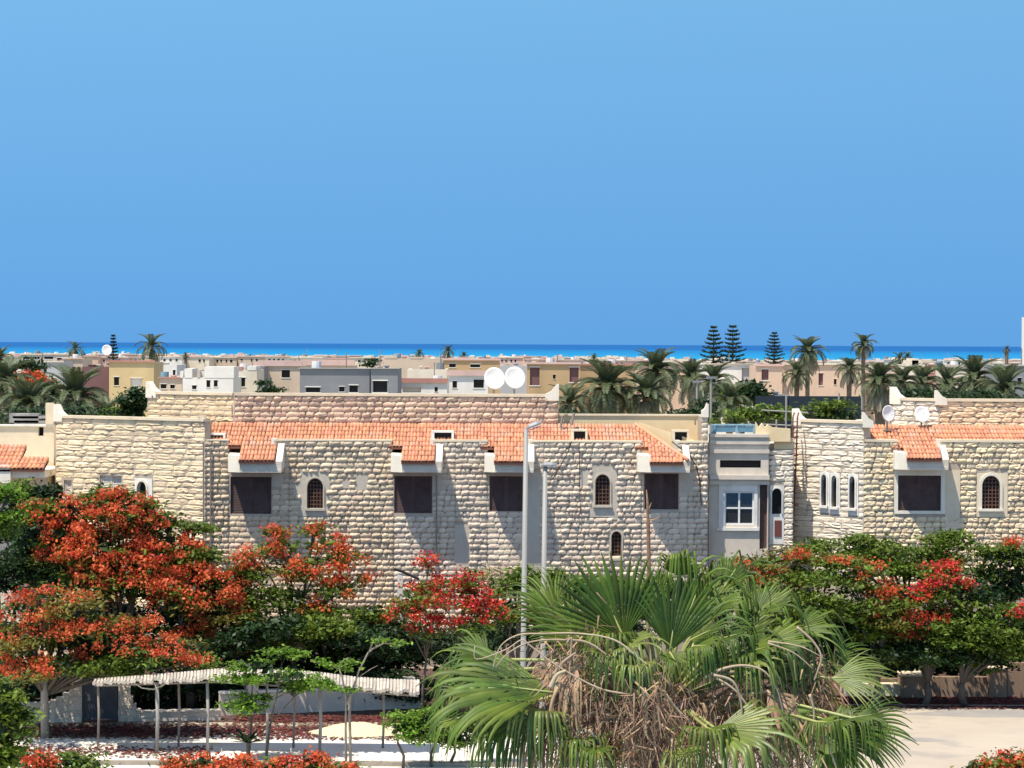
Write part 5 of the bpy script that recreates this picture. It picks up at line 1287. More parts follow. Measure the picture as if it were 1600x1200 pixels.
fl = [
 # px, py, dY, axis, normal, R, spread, droop, mat
 (860, 1082, -.8, (-1, -.15, .16), (0.15, -.55, .8), 1.62, 46, .55, 'palm', .62),
 (975, 998, -.1, (-.45, -.05, 1), (.25, -.9, .1), 1.08, 62, .12, 'palm', .62),
 (925, 1010, .3, (-1, .1, .75), (.3, -.8, .6), .82, 66, .45, 'palm', .5),
 (890, 1000, .5, (-.6, .1, .9), (.3, -.9, .2), .85, 50, .3, 'palm', .5),
 (1047, 1018, -.6, (.12, -.05, 1), (0, -1, .1), .92, 42, .2, 'palm', .66),
 (1047, 1020, -.62, (.25, -.75, -.35), (0, -.4, 1), .62, 75, 1.1, 'palm', .35),
 (1075, 960, .25, (.35, -.1, .9), (-.3, -.75, .5), 1.0, 62, 1.6, 'palm', .45),
 (1100, 960, .1, (.75, -.1, .65), (-.3, -.5, .8), 1.15, 60, 1.9, 'palm', .38),
 (1030, 945, .6, (-.05, .2, 1), (0, -.9, .3), .7, 62, 1.5, 'palm', .45),
 (1150, 1000, .0, (.9, -.15, .65), (-.3, -.5, .8), 1.15, 58, 2.0, 'palm', .38),
 (1195, 1005, -.3, (1, -.25, .18), (0, -.45, .9), 1.15, 66, 1.3, 'palm', .4),
 (1160, 1020, -.5, (.7, -.6, .25), (-.2, -.3, 1), .95, 70, 1.3, 'palm', .4),
 (1240, 985, .4, (1, .1, .25), (-.1, -.5, .9), 1.0, 50, .8, 'palm', .45),
 (1120, 1140, -1.3, (.75, -.45, .05), (0, -.55, .8), 1.25, 62, .9, 'palm_old', .5),
 (1105, 1138, -1.35, (.1, -.8, .1), (0, -.3, 1), .8, 75, 1.4, 'palm', .4),
 (1300, 1128, -1.0, (.9, -.4, .3), (-.2, -.5, .8), .78, 70, 2.2, 'palm', .36),
 (1290, 1150, -.9, (.5, -.3, -.3), (.1, -.9, .4), .85, 75, .7, 'palm', .5),
 (1330, 1135, -.6, (.9, .1, -.1), (.1, -.9, .4), .8, 60, .5, 'palm', .5),
 (840, 1095, .2, (-.9, -.1, .1), (0, -.5, .8), 1.35, 62, 1.3, 'palm', .4),
 (830, 1120, -.3, (-.7, -.4, -.15), (0, -.5, .9), 1.1, 66, 1.3, 'palm', .4),
 (800, 1060, .5, (-1, .1, .25), (.1, -.6, .8), 1.15, 55, 1.0, 'palm', .42),
 (760, 1050, .7, (-1, .2, .3), (.1, -.6, .8), .95, 60, .9, 'palm', .42),
 (850, 1110, -.7, (-.3, -.6, .1), (0, -.4, 1), .9, 70, 1.5, 'palm_old', .4),
 (965, 1012, -.6, (.55, -.5, .2), (0, -.4, 1), .95, 60, 1.4, 'palm_old', .4),
 (955, 1000, -.4, (.1, -.8, .3), (0, -.3, 1), .8, 70, 1.5, 'palm', .4),
 (1010, 970, .2, (-.25, -.2, 1), (.1, -.9, .2), .8, 56, 1.0, 'palm', .5),
 (905, 1150, -.8, (.2, -.6, 0), (0, -.3, 1), .8, 70, 1.5, 'palm', .4),
 (870, 960, .8, (-.7, .3, .8), (.2, -.8, .5), .75, 60, .7, 'palm', .45),
 (1130, 950, .8, (.6, .4, .6), (0, -.7, .7), 1.0, 60, 1.1, 'palm', .42),
 (1080, 1000, -.3, (.8, -.5, .5), (-.3, -.6, .8), 1.0, 60, 1.2, 'palm', .42),
 (1215, 1060, -.1, (1, -.2, -.1), (0, -.6, .8), 1.0, 60, 1.0, 'palm', .42),
 (1290, 1040, .3, (1, 0, 0), (0, -.7, .7), .75, 60, .6, 'palm', .4),
 (1300, 1060, -.2, (1, -.2, .05), (0, -.7, .7), .8, 50, .5, 'palm_old', .4),
 (990, 1060, 1.4, (-.2, 1, .5), (0, -.4, 1), 1.0, 70, .8, 'palm', .45),
 (1100, 1050, 1.4, (.4, 1, .4), (0, -.4, 1), 1.0, 70, .8, 'palm', .45),
 (1180, 960, .5, (.9, .1, .7), (-.3, -.5, .8), 1.15, 60, 1.9, 'palm', .38),
 (1120, 1000, -.5, (.75, -.55, .3), (-.2, -.4, 1), 1.0, 62, 2.0, 'palm', .36),
 (1165, 1030, -.7, (.8, -.5, .05), (-.2, -.3, 1), .9, 64, 2.0, 'palm_old', .36),
 (1085, 1010, -.8, (.55, -.75, .15), (-.1, -.3, 1), .8, 66, 2.0, 'palm', .36),
 (960, 1030, -.7, (-.35, -.75, .2), (.1, -.3, 1), .85, 66, 2.0, 'palm', .36),
 (990, 1040, -.9, (.2, -.85, .1), (0, -.3, 1), .75, 62, 2.0, 'palm_old', .36),
 (880, 1120, -.6, (-.6, -.6, -.1), (0, -.4, 1), .95, 66, 1.9, 'palm', .36),
 (930, 1165, -1.0, (-.1, -.8, -.1), (0, -.3, 1), .75, 66, 1.9, 'palm', .36),
 (1060, 1170, -1.2, (.2, -.8, -.1), (0, -.3, 1), .8, 66, 1.9, 'palm_old', .36),
 (1220, 1110, -.8, (.7, -.6, -.1), (0, -.3, 1), .8, 62, 1.9, 'palm', .36),
 (1330, 1122, -1.1, (1, -.2, .2), (0, -.4, 1), .75, 66, 2.2, 'palm', .34),
 (1275, 1128, -1.2, (.4, -.7, .1), (0, -.3, 1), .75, 66, 2.2, 'palm', .34),
 (1130, 920, .3, (.5, 0, .8), (-.4, -.6, .6), 1.0, 60, 1.8, 'palm', .38),
 (1060, 900, .3, (.1, -.3, .9), (0, -.8, .6), .8, 66, 1.9, 'palm', .36),
 (800, 1130, .2, (-.9, -.3, -.15), (0, -.4, .9), 1.0, 56, 1.8, 'palm', .36),
 (752, 1078, .3, (-1, .05, .15), (0, -.5, .9), .95, 52, 1.6, 'palm', .42),
 (765, 1030, .5, (-.9, .2, .45), (.1, -.6, .8), .9, 56, 1.5, 'palm', .42),
 (730, 1120, .1, (-.9, -.2, -.1), (0, -.5, .9), .8, 56, 1.8, 'palm', .38),
]
for i, (px, py, dy, ax, nr, R, spd, drp, mt, fz) in enumerate(fl):
    h = W(px, py, PY + dy)
    src = heart + Vector(((h.x - heart.x) * .12, (h.y - heart.y) * .12, -.15 if py < 1080 else -.35))
    fan_frond(h, ax, nr, R, spd, drp, mt, seed=i + 40, fused=fz, src=src, n=19 if spd < 60 else 23)
# dead fronds hanging in the skirt
rr = random.Random(21)
dead = [(900, 1040), (925, 1070), (880, 1060), (950, 1040), (860, 1035), (1010, 1110), (985, 1120), (1035, 1115), (1060, 1120), (1180, 1060), (1200, 1080), (1230, 1070), (1150, 1090), (1100, 1100), (1270, 1045), (1280, 1090), (900, 1110), (860, 1130),
        (940, 1130), (970, 1150), (1030, 1160), (1080, 1170), (1250, 1110), (1210, 1140), (1150, 1150), (890, 1170), (1000, 1180), (1120, 1190), (1190, 1180), (1275, 1150)]
for i, (px, py) in enumerate(dead):
    dy = rr.uniform(-1.0, .4); h = W(px, py, PY + dy)
    off = (h.x - heart.x)
    src = heart + Vector((off * .15, dy * .2, -.25 - rr.uniform(0, .5)))
    if (src.z < h.z - .6): src.z = h.z - .6
    fan_frond(h, (off * .5 + rr.uniform(-.4, .4), -.3 + rr.uniform(-.3, .3), -1.0), (rr.uniform(-.5, .5), -1, .2), rr.uniform(.6, 1.05), rr.uniform(22, 48), 1.1, 'dry', n=10, seed=i + 300, fused=.3, src=src, name='dry_frond', fold=.8, sag=.8, wmul=rr.uniform(.7, 1.1))
# bare curved stalks
for i, (pts, r_) in enumerate((
    ([(1048, 1070), (1000, 1030), (960, 1000), (905, 990), (850, 990), (810, 992), (782, 1010), (770, 1045)], .014),
    ([(1000, 1075), (930, 1010), (880, 1000), (830, 1003), (795, 1020), (775, 1042)], .017),
    ([(985, 1085), (935, 1075), (870, 1040), (830, 1010), (815, 1000), (790, 1015), (745, 1030), (742, 1010)], .012),
    ([(1100, 1060), (1130, 1045), (1165, 1040), (1195, 1050), (1215, 1080), (1225, 1120)], .02),
    ([(1110, 1060), (1150, 1050), (1180, 1070), (1192, 1100), (1190, 1140)], .022),
    ([(1115, 1055), (1145, 1065), (1158, 1100), (1160, 1150)], .02),
    ([(1120, 1060), (1150, 1080), (1180, 1120), (1200, 1145)], .016),
    ([(1245, 980), (1268, 1000), (1283, 1025), (1277, 1050), (1272, 1063)], .018),
    ([(1200, 1005), (1240, 1020), (1270, 1045)], .012), ([(1200, 1002), (1250, 1010), (1290, 1030)], .01),
    ([(886, 1005), (893, 1000), (890, 1060), (895, 1115)], .02), ([(1005, 1075), (1010, 1110), (1008, 1150)], .03), ([(1022, 1075), (1025, 1120), (1020, 1190)], .032), ([(985, 1090), (983, 1120), (975, 1180)], .02), ([(1040, 1085), (1055, 1105), (1080, 1130)], .022),
    ([(975, 1050), (940, 1058), (925, 1080), (922, 1120)], .012), ([(900, 1120), (930, 1112), (960, 1090)], .013), ([(1290, 1150), (1300, 1180), (1310, 1210)], .02), ([(920, 1140), (940, 1165), (960, 1195)], .022), ([(865, 1055), (880, 1035), (900, 1020)], .03), ([(860, 1075), (870, 1055), (885, 1048)], .035),
    ([(900, 1150), (903, 1180), (908, 1215)], .02), ([(1278, 1140), (1290, 1165), (1312, 1195)], .022), ([(1130, 1180), (1135, 1200)], .03), ([(1265, 1085), (1272, 1120), (1262, 1190)], .018))):
    P = [W(a, b, PY - 1.05 + .25 * math.sin(i * 2.1) + .0 * j) for j, (a, b) in enumerate(pts)]
    mb = MB(); mb.curve(P, r_ * .95, r_ * .4); mb.build('stalk', M['straw'], fan, smooth=True)
# trunk and the brown fibre mass round it
mb = MB(); mb.tube([(heart.x, PY, 0), (heart.x, PY, 3), (heart.x - .05, PY, 6), (heart.x, PY, heart.z - .1)], [.34, .28, .27, .2], 14); mb.build('trunk', M['palm_trunk'], fan, smooth=True)
def fibres(n, boxes, L, mt, wd=.006):
    r = rng; V = []; 
    for (px, py, rx, ry, dY, wt) in boxes:
        k = int(n * wt); c = np.array(W(px, py, PY + dY)); sc = PY / F
        P = c + r.normal(0, 1, (k, 3)) * np.array([rx * sc * .55, .28, ry * sc * .55])
        d = r.normal(0, 1, (k, 3)) * [.55, .55, .5] + [0, -.1, -.75]; d /= np.linalg.norm(d, axis=1)[:, None]
        s = np.cross(d, r.normal(0, 1, (k, 3))); s /= np.linalg.norm(s, axis=1)[:, None]; l = (L * r.uniform(.4, 1.4, k))[:, None]; ww = wd * r.uniform(.5, 1.6, k)[:, None]
        V.append(np.stack([P - s * ww, P + s * ww, P + d * l + s * ww * .3 + [0, 0, -.03], P + d * l - s * ww * .3 + [0, 0, -.03]], 1).reshape(-1, 3))
    V = np.concatenate(V); o = mesh_np('fibre', V, np.arange(len(V)).reshape(-1, 4), M[mt], fan); o['kind'] = 'stuff'
boxes = [(900, 1060, 50, 60, -.5, .12), (950, 1130, 60, 60, -.5, .12), (1020, 1130, 55, 70, -.9, .2), (1010, 1090, 40, 30, -1.0, .08), (1100, 1130, 80, 60, -.4, .12), (1180, 1110, 70, 50, -.5, .1), (1200, 1160, 70, 50, -.7, .1), (1265, 1090, 30, 50, -.2, .06), (1265, 1040, 30, 24, .2, .04), (880, 1150, 60, 50, -.3, .08), (930, 990, 25, 40, 0, .03), (1270, 1150, 30, 50, -.2, .05)]
fibres(4200, boxes, .20, 'fibre'); 
fibres(2000, [(p[0], p[1], p[2] * 1.1, p[3] * 1.1, p[4] - .1, p[5]) for p in boxes], .26, 'dry', .008)
# slender dry flower stalk rising behind the palm
st = empty('dry_flower_stalk', (WX(1011, 62), 62, 0), 'slender dry brown stalk rising behind the fan palm against the villa wall', 'plant')
mb = MB(); P = [Vector((WX(1011, 62), 62, 0))] + [W(a, b, 62) for a, b in ((1014, 880), (1013, 830), (1012, 790), (1010, 765))]
mb.tube(P, [.05, .05, .045, .035, .012], 7); mb.build('stem', M['dry'], st, smooth=True)
mb = MB(); 
for (a, b, c, d) in ((1012, 815, 1032, 808), (1013, 835, 1024, 826), (1012, 800, 1018, 785), (1013, 822, 1003, 812)): mb.tube([W(a, b, 62), W(c, d, 62)], [.02, .006], 5)
mb.build('twig', M['dry'], st)
# tufts of a second palm or red bloom glimpsed in the skirt
tree('bougainvillea', 'small red flowering shrub glimpsed through the dead skirt of the fan palm', 'shrub', 46, [(940, 1150, 12, 14, 'r'), (950, 1168, 10, 14, 'r'), (1000, 1190, 30, 16, 'm')], trunk=[945], seed=77, bloom='bloom_red', dens=2.5, bloom_size=.05, leaf_size=.05, sprig=.12, trunk_r=.04)

# ================================================================== DATE PALMS
def date_frond_mesh(kind, nl=34, L=2.6, seed=0, wl=.035):
    """frond along +x from the origin; kind sets how steeply it leaves the crown"""
    r = random.Random(seed); el0 = [1.25, .85, .4, -.15, -.8][kind]; K = 12; p = Vector((0, 0, 0)); pts = [p]; el = el0; dirs = []
    for k in range(K):
        d = Vector((math.cos(el), 0, math.sin(el))); dirs.append(d); p = p + d * (L / K); pts.append(p); el -= [.075, .12, .14, .12, .05][kind] * (1 + k * .06)
    mb = MB(); mb.tube(pts, [.04 * (1 - .8 * i / K) for i in range(K + 1)], 4)
    for s_ in (-1, 1):
        for i in range(nl):
            t = .12 + .88 * i / nl; f = t * K; k = min(K - 1, int(f)); q = pts[k].lerp(pts[k + 1], f - k); d = dirs[k]
            ll = .62 * math.sin(math.pi * min(1, .18 + t * .78)) ** .7 * r.uniform(.85, 1.1) * L / 2.6
            up = Vector((-d.z, 0, d.x)); v = (d * .75 + Vector((0, s_, 0)) * .8 + up * .28).normalized()
            e = q + v * ll * .6; e2 = e + (v + Vector((0, 0, -.35))).normalized() * ll * .4; w_ = d * wl
            mb.add([q - w_ * .6, q + w_ * .6, e + w_, e - w_, e2], [(0, 1, 2, 3), (3, 2, 4)])
    me = bpy.data.meshes.new('frond'); me.from_pydata([tuple(v) for v in mb.v], [], mb.f); me.materials.append(M['date_dry'] if kind == 4 else M['date']); me.update(); return me
DF = [date_frond_mesh(k, seed=k) for k in range(5)]
def date_palm(px, py, Y, rpx, label, group=None, fronds=42, trunk_r=.2, parts=True, seed=0, skew=0.0, gz=0.0, skirt=.25):
    """crown centre at (px, py), crown radius rpx"""
    r = random.Random(seed * 31 + 7); c = W(px, py, Y); sc = rpx * Y / F / 2.45
    root = empty('date_palm', (c.x - skew, Y, gz), label, 'palm tree', group)
    mb = MB(); k = 6; P = [Vector((c.x - skew * (1 - i / k) ** 1.5, Y, gz + (c.z - gz) * i / k)) for i in range(k + 1)]
    mb.tube(P, [trunk_r * (1.25 if i == 0 else 1.0 if i < k else 1.25) for i in range(k + 1)], 9); mb.build('trunk', M['palm_trunk'], root)
    fv = []
    for i in range(fronds):
        q = i / fronds; kind = 0 if q < .2 else 1 if q < .45 else 2 if q < .7 else 3 if q < 1 - skirt * .6 else 4
        az = i * 2.39996 + r.uniform(-.2, .2); s = sc * r.uniform(.85, 1.12); tilt = r.uniform(-.12, .12)
        if parts:
            o = bpy.data.objects.new('frond', DF[kind]); COL.objects.link(o); o.parent = root; o.location = c - root.location; o.rotation_euler = (0, tilt, az); o.scale = (s, s, s)
        else:
            A = np.array([tuple(v.co) for v in DF[kind].vertices]) * s; ca, sa = math.cos(az), math.sin(az)
            fv.append((A @ np.array([[ca, sa, 0], [-sa, ca, 0], [0, 0, 1]]) + np.array(c), DF[kind]))
    if not parts:
        mb = MB()
        for A, me in fv: mb.add([tuple(v) for v in A], [tuple(p.vertices) for p in me.polygons])
        mb.build('crown', M['date'], root)
    return root
dp = [
 (950, 612, 150, 52, 'broad low date palm directly right of the long upper wall, fronds nearly touching the roof', 46),
 (890, 632, 145, 34, 'small date palm half hidden at the end of the long upper wall', 30),
 (1026, 582, 170, 40, 'tallest date palm of the group behind the cream roof wall', 44),
 (1010, 622, 150, 44, 'pale drooping date palm in the middle of the group behind the cream roof wall', 40),
 (1080, 592, 180, 34, 'date palm behind the thin white lamp post', 36),
 (1115, 598, 175, 34, 'date palm with dark crown right of the thin white lamp post', 36),
 (1140, 630, 150, 38, 'spreading low date palm behind the blue balustrade', 36),
 (1262, 552, 230, 28, 'tall date palm with a windswept crown rising above the peach house', 40),
 (1245, 586, 210, 24, 'shorter date palm standing before the peach house wall', 32),
 (1327, 578, 205, 24, 'date palm at the right end of the peach house', 32),
 (1349, 540, 260, 20, 'tall slim date palm whose crown stands against the sea', 32),
 (1410, 600, 140, 34, 'bushy date palm just left of the pale upper wall of the right villa', 36),
 (1440, 602, 150, 36, 'olive date palm behind the turned upper wall of the right villa', 36),
 (1480, 604, 155, 36, 'dark date palm over the middle of the right villa wall', 36),
 (1522, 594, 150, 40, 'large arching date palm over the right villa wall', 40),
 (1570, 612, 145, 44, 'low date palm at the right edge with arching fronds', 36),
 (118, 624, 170, 52, 'large fountain-shaped date palm before the yellow house at the left', 48),
 (10, 600, 160, 44, 'date palm with olive fronds at the left edge', 40),
 (45, 636, 150, 48, 'low date palm at the left edge above the old plaster house', 40),
 (165, 650, 150, 34, 'small date palm above the left stone block of the villa', 30),
 (0, 560, 200, 22, 'small date palm cut by the left edge below the sea', 28),
]
for i, (px, py, Y, rp, lb, nf) in enumerate(dp):
    date_palm(px, py, Y, rp * 1.22, lb, 'date palms behind the villas', fronds=int(nf * 1.15), seed=i, skirt=.45 if i in (3, 4, 7, 9) else .25)
# leaning trunk-like date palm by the right villa corner
date_palm(1374, 600, 125, 46, 'leaning date palm with folded dark fronds at the corner of the right villa', 'date palms behind the villas', fronds=52, seed=50, skew=-.7, trunk_r=.25, skirt=.85)
for i, (px, py, Y, rp, lb) in enumerate(((237, 543, 420, 30, 'wide date palm standing against the sea at the left, right of the small pine'), (118, 547, 420, 18, 'small date palm against the sea left of the small pine'),
        (700, 549, 600, 14, 'small far palm against the sea near the middle of the skyline'), (725, 556, 600, 10, 'low far palm right of the middle skyline palm'), (655, 554, 600, 11, 'low far palm left of the middle skyline palm'),
        (928, 561, 500, 12, 'low dark far palm on the skyline above the ochre house'), (1405, 562, 420, 16, 'far palm left of the cream gabled house'), (1418, 558, 420, 12, 'far palm touching the cream gable'), (1573, 546, 380, 8, 'slender far palm near the right edge'), (290, 556, 500, 8, 'tiny far palm right of the wide palm on the left skyline'))):
    date_palm(px, py, Y, rp, lb, 'far palms on the skyline', fronds=26, seed=80 + i, parts=False, trunk_r=.25)

def norfolk_pine(px, ytop, ybot, Y, wpx, label, seed=0):
    r = random.Random(seed); top = W(px, ytop, Y); H = top.z; vis = (ybot - ytop) * Y / F; wr_ = wpx * Y / F
    root = empty('norfolk_pine', (top.x, Y, 0), label, 'pine tree', 'Norfolk pines on the skyline')
    mb = MB(); mb.tube([(top.x, Y, 0), (top.x, Y, H * .6), tuple(top)], [.3, .2, .03], 8); mb.build('trunk', M['palm_trunk'], root)
    mb = MB(); z = H - .15; i = 0; step = vis / 7.5
    while z > H - vis * 1.5:
        t = min(1, (H - z) / vis); R = wr_ * (.12 + .88 * t ** .8) * r.uniform(.9, 1.1); nb = 6
        for j in range(nb):
            a = 6.283 * (j + i * .37) / nb; d = Vector((math.cos(a), math.sin(a), 0)); s = Vector((-d.y, d.x, 0))
            rb = R * r.uniform(.8, 1.1); p0 = Vector((top.x, Y, z)); n = 5; P = [p0 + d * rb * q / n + Vector((0, 0, .22 * rb * (q / n) ** 2 + .03 * rb)) for q in range(n + 1)]
            mb.tube(P, step * .09, 4)
            for q in range(1, n + 1):
                for h in range(9):
                    c = P[q - 1].lerp(P[q], r.random()); e = c + (s * r.uniform(-1, 1) * .9 + d * .5 + Vector((0, 0, r.uniform(-.2, .8)))) * step * .62; w_ = Vector((r.uniform(-1, 1), r.uniform(-1, 1), 1)).normalized() * step * .13
                    mb.add([c - w_, c + w_, e + w_ * .4, e - w_ * .4], [(0, 1, 2, 3)])
        z -= step * r.uniform(.9, 1.1); i += 1
    mb.build('crown', M['pine'], root)
norfolk_pine(1115, 511, 560, 400, 21, 'leftmost of the three Norfolk pines on the skyline, narrow and tiered', 1)
norfolk_pine(1145, 510, 560, 400, 21, 'middle Norfolk pine on the skyline, with a dense dark tip', 2)
norfolk_pine(1210, 520, 560, 430, 17, 'rightmost Norfolk pine on the skyline, smaller and apart from the pair', 3)
norfolk_pine(177, 524, 562, 450, 9, 'small slim pine against the sea beside the far satellite dish at the left', 4)

# other greenery behind the villas
tree('clipped_bush', 'dark clipped bush standing before the yellow house at the left', 'shrub', 128, [(211, 622, 16, 16, 'd'), (211, 640, 17, 18, 'd'), (203, 630, 10, 14, 'd'), (220, 632, 9, 16, 'd')], trunk=[211], seed=90, dens=1.5, leaf_size=.13, depth=1.0)
tree('poinciana_tree', 'distant poinciana with a dome of orange-red flowers left of the date palm', 'tree', 210, [(45, 592, 24, 8, 'r'), (55, 602, 20, 8, 'r'), (35, 602, 20, 8, 'o'), (50, 612, 22, 8, 'm'), (40, 622, 30, 10, 'g')], trunk=[45], seed=91, dens=.5, leaf_size=.25, bloom_size=.25, sprig=.5)
for i, (lb, Y, pads) in enumerate((
    ('green treetop with dark foliage before the white house right of the palms', 170, [(1160, 612, 24, 14, 'd'), (1175, 620, 20, 12, 'd'), (1150, 624, 20, 10, 'g')]),
    ('olive shrubs behind the pale blue balustrade', 125, [(1140, 655, 30, 10, 'g'), (1175, 652, 30, 10, 'g'), (1205, 648, 26, 10, 'g'), (1230, 652, 20, 10, 'g')]),
    ('leafy tree before the dark court screen', 120, [(1290, 642, 18, 10, 'g'), (1305, 634, 16, 8, 'g'), (1280, 654, 24, 8, 'd'), (1320, 655, 20, 8, 'd')]),
    ('dark tree mass left of the large fountain-shaped palm', 185, [(60, 625, 26, 12, 'd'), (80, 612, 14, 12, 'd'), (25, 628, 24, 12, 'd'), (45, 572, 14, 10, 'd')]),
    ('dark bush on the left roofline beside the grey flat house', 240, [(413, 604, 10, 8, 'd'), (425, 610, 12, 6, 'd')]),
    ('dark shrub between the beige and the white far houses', 300, [(583, 569, 12, 6, 'd')]),
    ('olive greenery under the low palms left of the blue balustrade', 135, [(905, 662, 40, 12, 'd'), (960, 662, 50, 12, 'g'), (1020, 662, 50, 12, 'g'), (1070, 655, 40, 14, 'd'), (1100, 645, 22, 18, 'd')]),
    ('dark greenery under the palms above the old house at the left', 132, [(30, 655, 50, 16, 'd'), (90, 655, 50, 18, 'd'), (150, 655, 50, 16, 'd'), (190, 650, 30, 14, 'g')]),
    ('dark greenery behind the upper wall of the right villa', 132, [(1400, 645, 30, 20, 'd'), (1440, 620, 40, 10, 'd'), (1500, 621, 50, 9, 'd'), (1560, 622, 50, 9, 'd')]))):
    tree('garden_trees' if len(pads) > 2 else 'shrub', lb, 'trees' if len(pads) > 2 else 'shrub', Y, pads, seed=100 + i, dens=.6 if Y < 150 else .5, leaf_size=.13 if Y < 150 else .22, sprig=.35)

# dark screened court fence and its posts
cf = empty('court_fence', (WX(1280, 160), 160, 0), 'dark screened court fence with thin pale posts behind the right villa', 'fence')
for a, b in ((1180, 1227), (1229, 1309), (1311, 1345)):
    mb = MB(); mb.box(WX(a, 160), WX(b, 160), 160, 160.05, 1, WZ(1280, 619, 160)); mb.build('screen', M['net'], cf)
for px, y0 in ((1228, 616), (1310, 614), (1346, 614)):
    mb = MB(); x = WX(px, 160); mb.tube([(x, 159.9, 0), (x, 159.9, WZ(px, y0, 160))], .06, 6); mb.build('post', M['pole'], cf)
pf = empty('pipe_frame', (WX(1222, 112), 112, 0), 'pale pipe frame with one tall post left of the white turned corner', 'frame')
for px, y0 in ((1228, 616), (1213, 655)):
    mb = MB(); x = WX(px, 112); mb.tube([(x, 112, 0), (x, 112, WZ(px, y0, 112))], .045, 6); mb.build('post', M['pole'], pf)
for (a, b, c, d) in ((1190, 641, 1262, 645), (1190, 663, 1236, 665)):
    mb = MB(); mb.tube([W(a, b, 112), W(c, d, 112)], .035, 5); mb.build('rail', M['pole'], pf)

# ================================================================== HOUSES BEHIND
HM = dict(yellow=((.66, .50, .26), 0), cream=((.74, .66, .52), 0), white=((.80, .77, .70), 0), grey=((.24, .25, .26), 0), peach=((.70, .50, .36), 0), ochre=((.50, .35, .19), 0), tan=((.62, .50, .38), 0),
          maroon=((.19, .10, .10), 0), pink=((.66, .46, .40), 0), stone=((.55, .49, .42), 0), redroof=((.50, .25, .20), 0), palegrey=((.46, .46, .46), 0))
for k, (c, _) in HM.items(): M['h_' + k] = mat('render_' + k, c, tuple(v * .86 for v in c), noise=.35, bump=.2, bscale=2, dirt=(tuple(v * .6 for v in c), .5, .45))
def house(label, x0, x1, ytop, Y, m, wins=(), depth=9, trim=None, group=None, steps=(), name='house', zg=0.0, cat='house', parapet=True):
    a, b = WX(x0, Y), WX(x1, Y); zt = WZ((x0 + x1) / 2, ytop, Y)
    root = empty(name, ((a + b) / 2, Y, zg), label, cat, group); wf = Wall((a, Y), (b, Y))
    hs = [wf.rect(*q[:4]) for q in wins]
    wf.core(root, 0, wf.L, zg, zt, hs, .35, M['h_' + m])
    mb = MB(); mb.box(a, b, Y + .36, Y + depth, zg, zt - .5); mb.box(a, a + .3, Y + .361, Y + depth, zt - .499, zt); mb.box(b - .3, b, Y + .361, Y + depth, zt - .499, zt); mb.build('body', M['h_' + m], root)
    for q, hh in zip(wins, hs):
        fr = MB(); t = min(.1, (hh[1] - hh[0]) * .12); wf.box(fr, hh[0] - t, hh[1] + t, .0, .06, hh[2] - t, hh[2]); wf.box(fr, hh[0] - t, hh[1] + t, .0, .06, hh[3], hh[3] + t)
        wn_ = fr.build('window', M['h_white'] if len(q) < 6 else M['h_' + m], root)
        pn = MB(); wf.box(pn, hh[0], hh[1], -.3, -.25, hh[2], hh[3]); pn.build('pane', M[q[4]] if len(q) > 4 else M['dark'], wn_)
    if trim:
        mb = MB(); hz = (trim[1]) * Y / F; wf.box(mb, -.15, wf.L + .15, -.3, .22, zt + .002, zt + hz); mb.build('roof_trim', M['h_' + trim[0]], root)
    hr_ = random.Random(int(x0 * 7 + Y)); wpx_ = x1 - x0
    if wpx_ > 22 and cat == 'house':
        for _ in range(hr_.choice((1, 2, 2, 3))):
            q0 = hr_.uniform(x0 + 2, x1 - 12); q1 = q0 + hr_.uniform(3, 9); d0 = hr_.uniform(1.5, depth * .5); hh = hr_.uniform(1.2, 3.2) * Y / F
            mb = MB(); mb.box(WX(q0, Y), WX(q1, Y), Y + d0, Y + d0 + 2, zt - .5, zt + hh); mb.box(WX(q0, Y) - .1, WX(q1, Y) + .1, Y + d0 - .1, Y + d0 + 2.1, zt + hh + .002, zt + hh + .12); mb.build('stair_house', M['h_' + hr_.choice(['white', 'cream', 'pink', m])], root)
        if hr_.random() < .6:
            q0 = hr_.uniform(x0 + 3, x1 - 3); X_ = WX(q0, Y); mb = MB(); mb.tube([(X_, Y + 2, zt - .5), (X_, Y + 2, zt + hr_.uniform(1, 2.2))], .06, 5); mb.build('aerial_mast', M['pipe'], root)
        if hr_.random() < .5:
            q0 = hr_.uniform(x0 + 3, x1 - 3); X_ = WX(q0, Y); mb = MB(); mb.tube([(X_, Y + 1.5, zt - .5), (X_, Y + 1.5, zt + .75)], [.5, .5], 10); mb.build('water_tank', M[hr_.choice(['dish', 'h_grey', 'bluemetal'])], root)
    for (sx0, sx1, sy0, mm) in steps:
        mb = MB(); mb.box(WX(sx0, Y), WX(sx1, Y), Y - .05, Y + depth * .6, zt - .02, WZ(sx0, sy0, Y)); mb.build('parapet_block', M['h_' + mm], root)
    return root
house('yellow two-storey house with a pale shutter and brown roof band at the left', 170, 240, 566, 330, 'yellow', [(178, 186, 589, 602), (204, 222, 591, 606, 'h_white')], trim=('redroof', 3))
house('dark maroon wall block joined to the left side of the yellow house', 128, 169, 573, 335, 'maroon')
house('narrow grey house end right of the yellow house', 239, 251, 568, 345, 'stone')
house('pale grey house with small dark windows at the far left', 45, 98, 566, 380, 'palegrey', [(68, 73, 571, 584), (80, 86, 590, 600)], trim=('cream', 2))
house('tan house between the pale grey house and the maroon block', 98, 129, 561, 390, 'tan', [(104, 109, 575, 584)], trim=('peach', 2))
house('low brown roofed terrace with two dark openings at the far left', 32, 66, 554, 520, 'stone', [(36, 62, 557, 561)], trim=('cream', 1.5))
house('low brown roofed terrace right of the other one at the far left', 67, 116, 554, 520, 'stone', [(69, 83, 557, 561), (89, 114, 559, 565)], trim=('cream', 1.5))
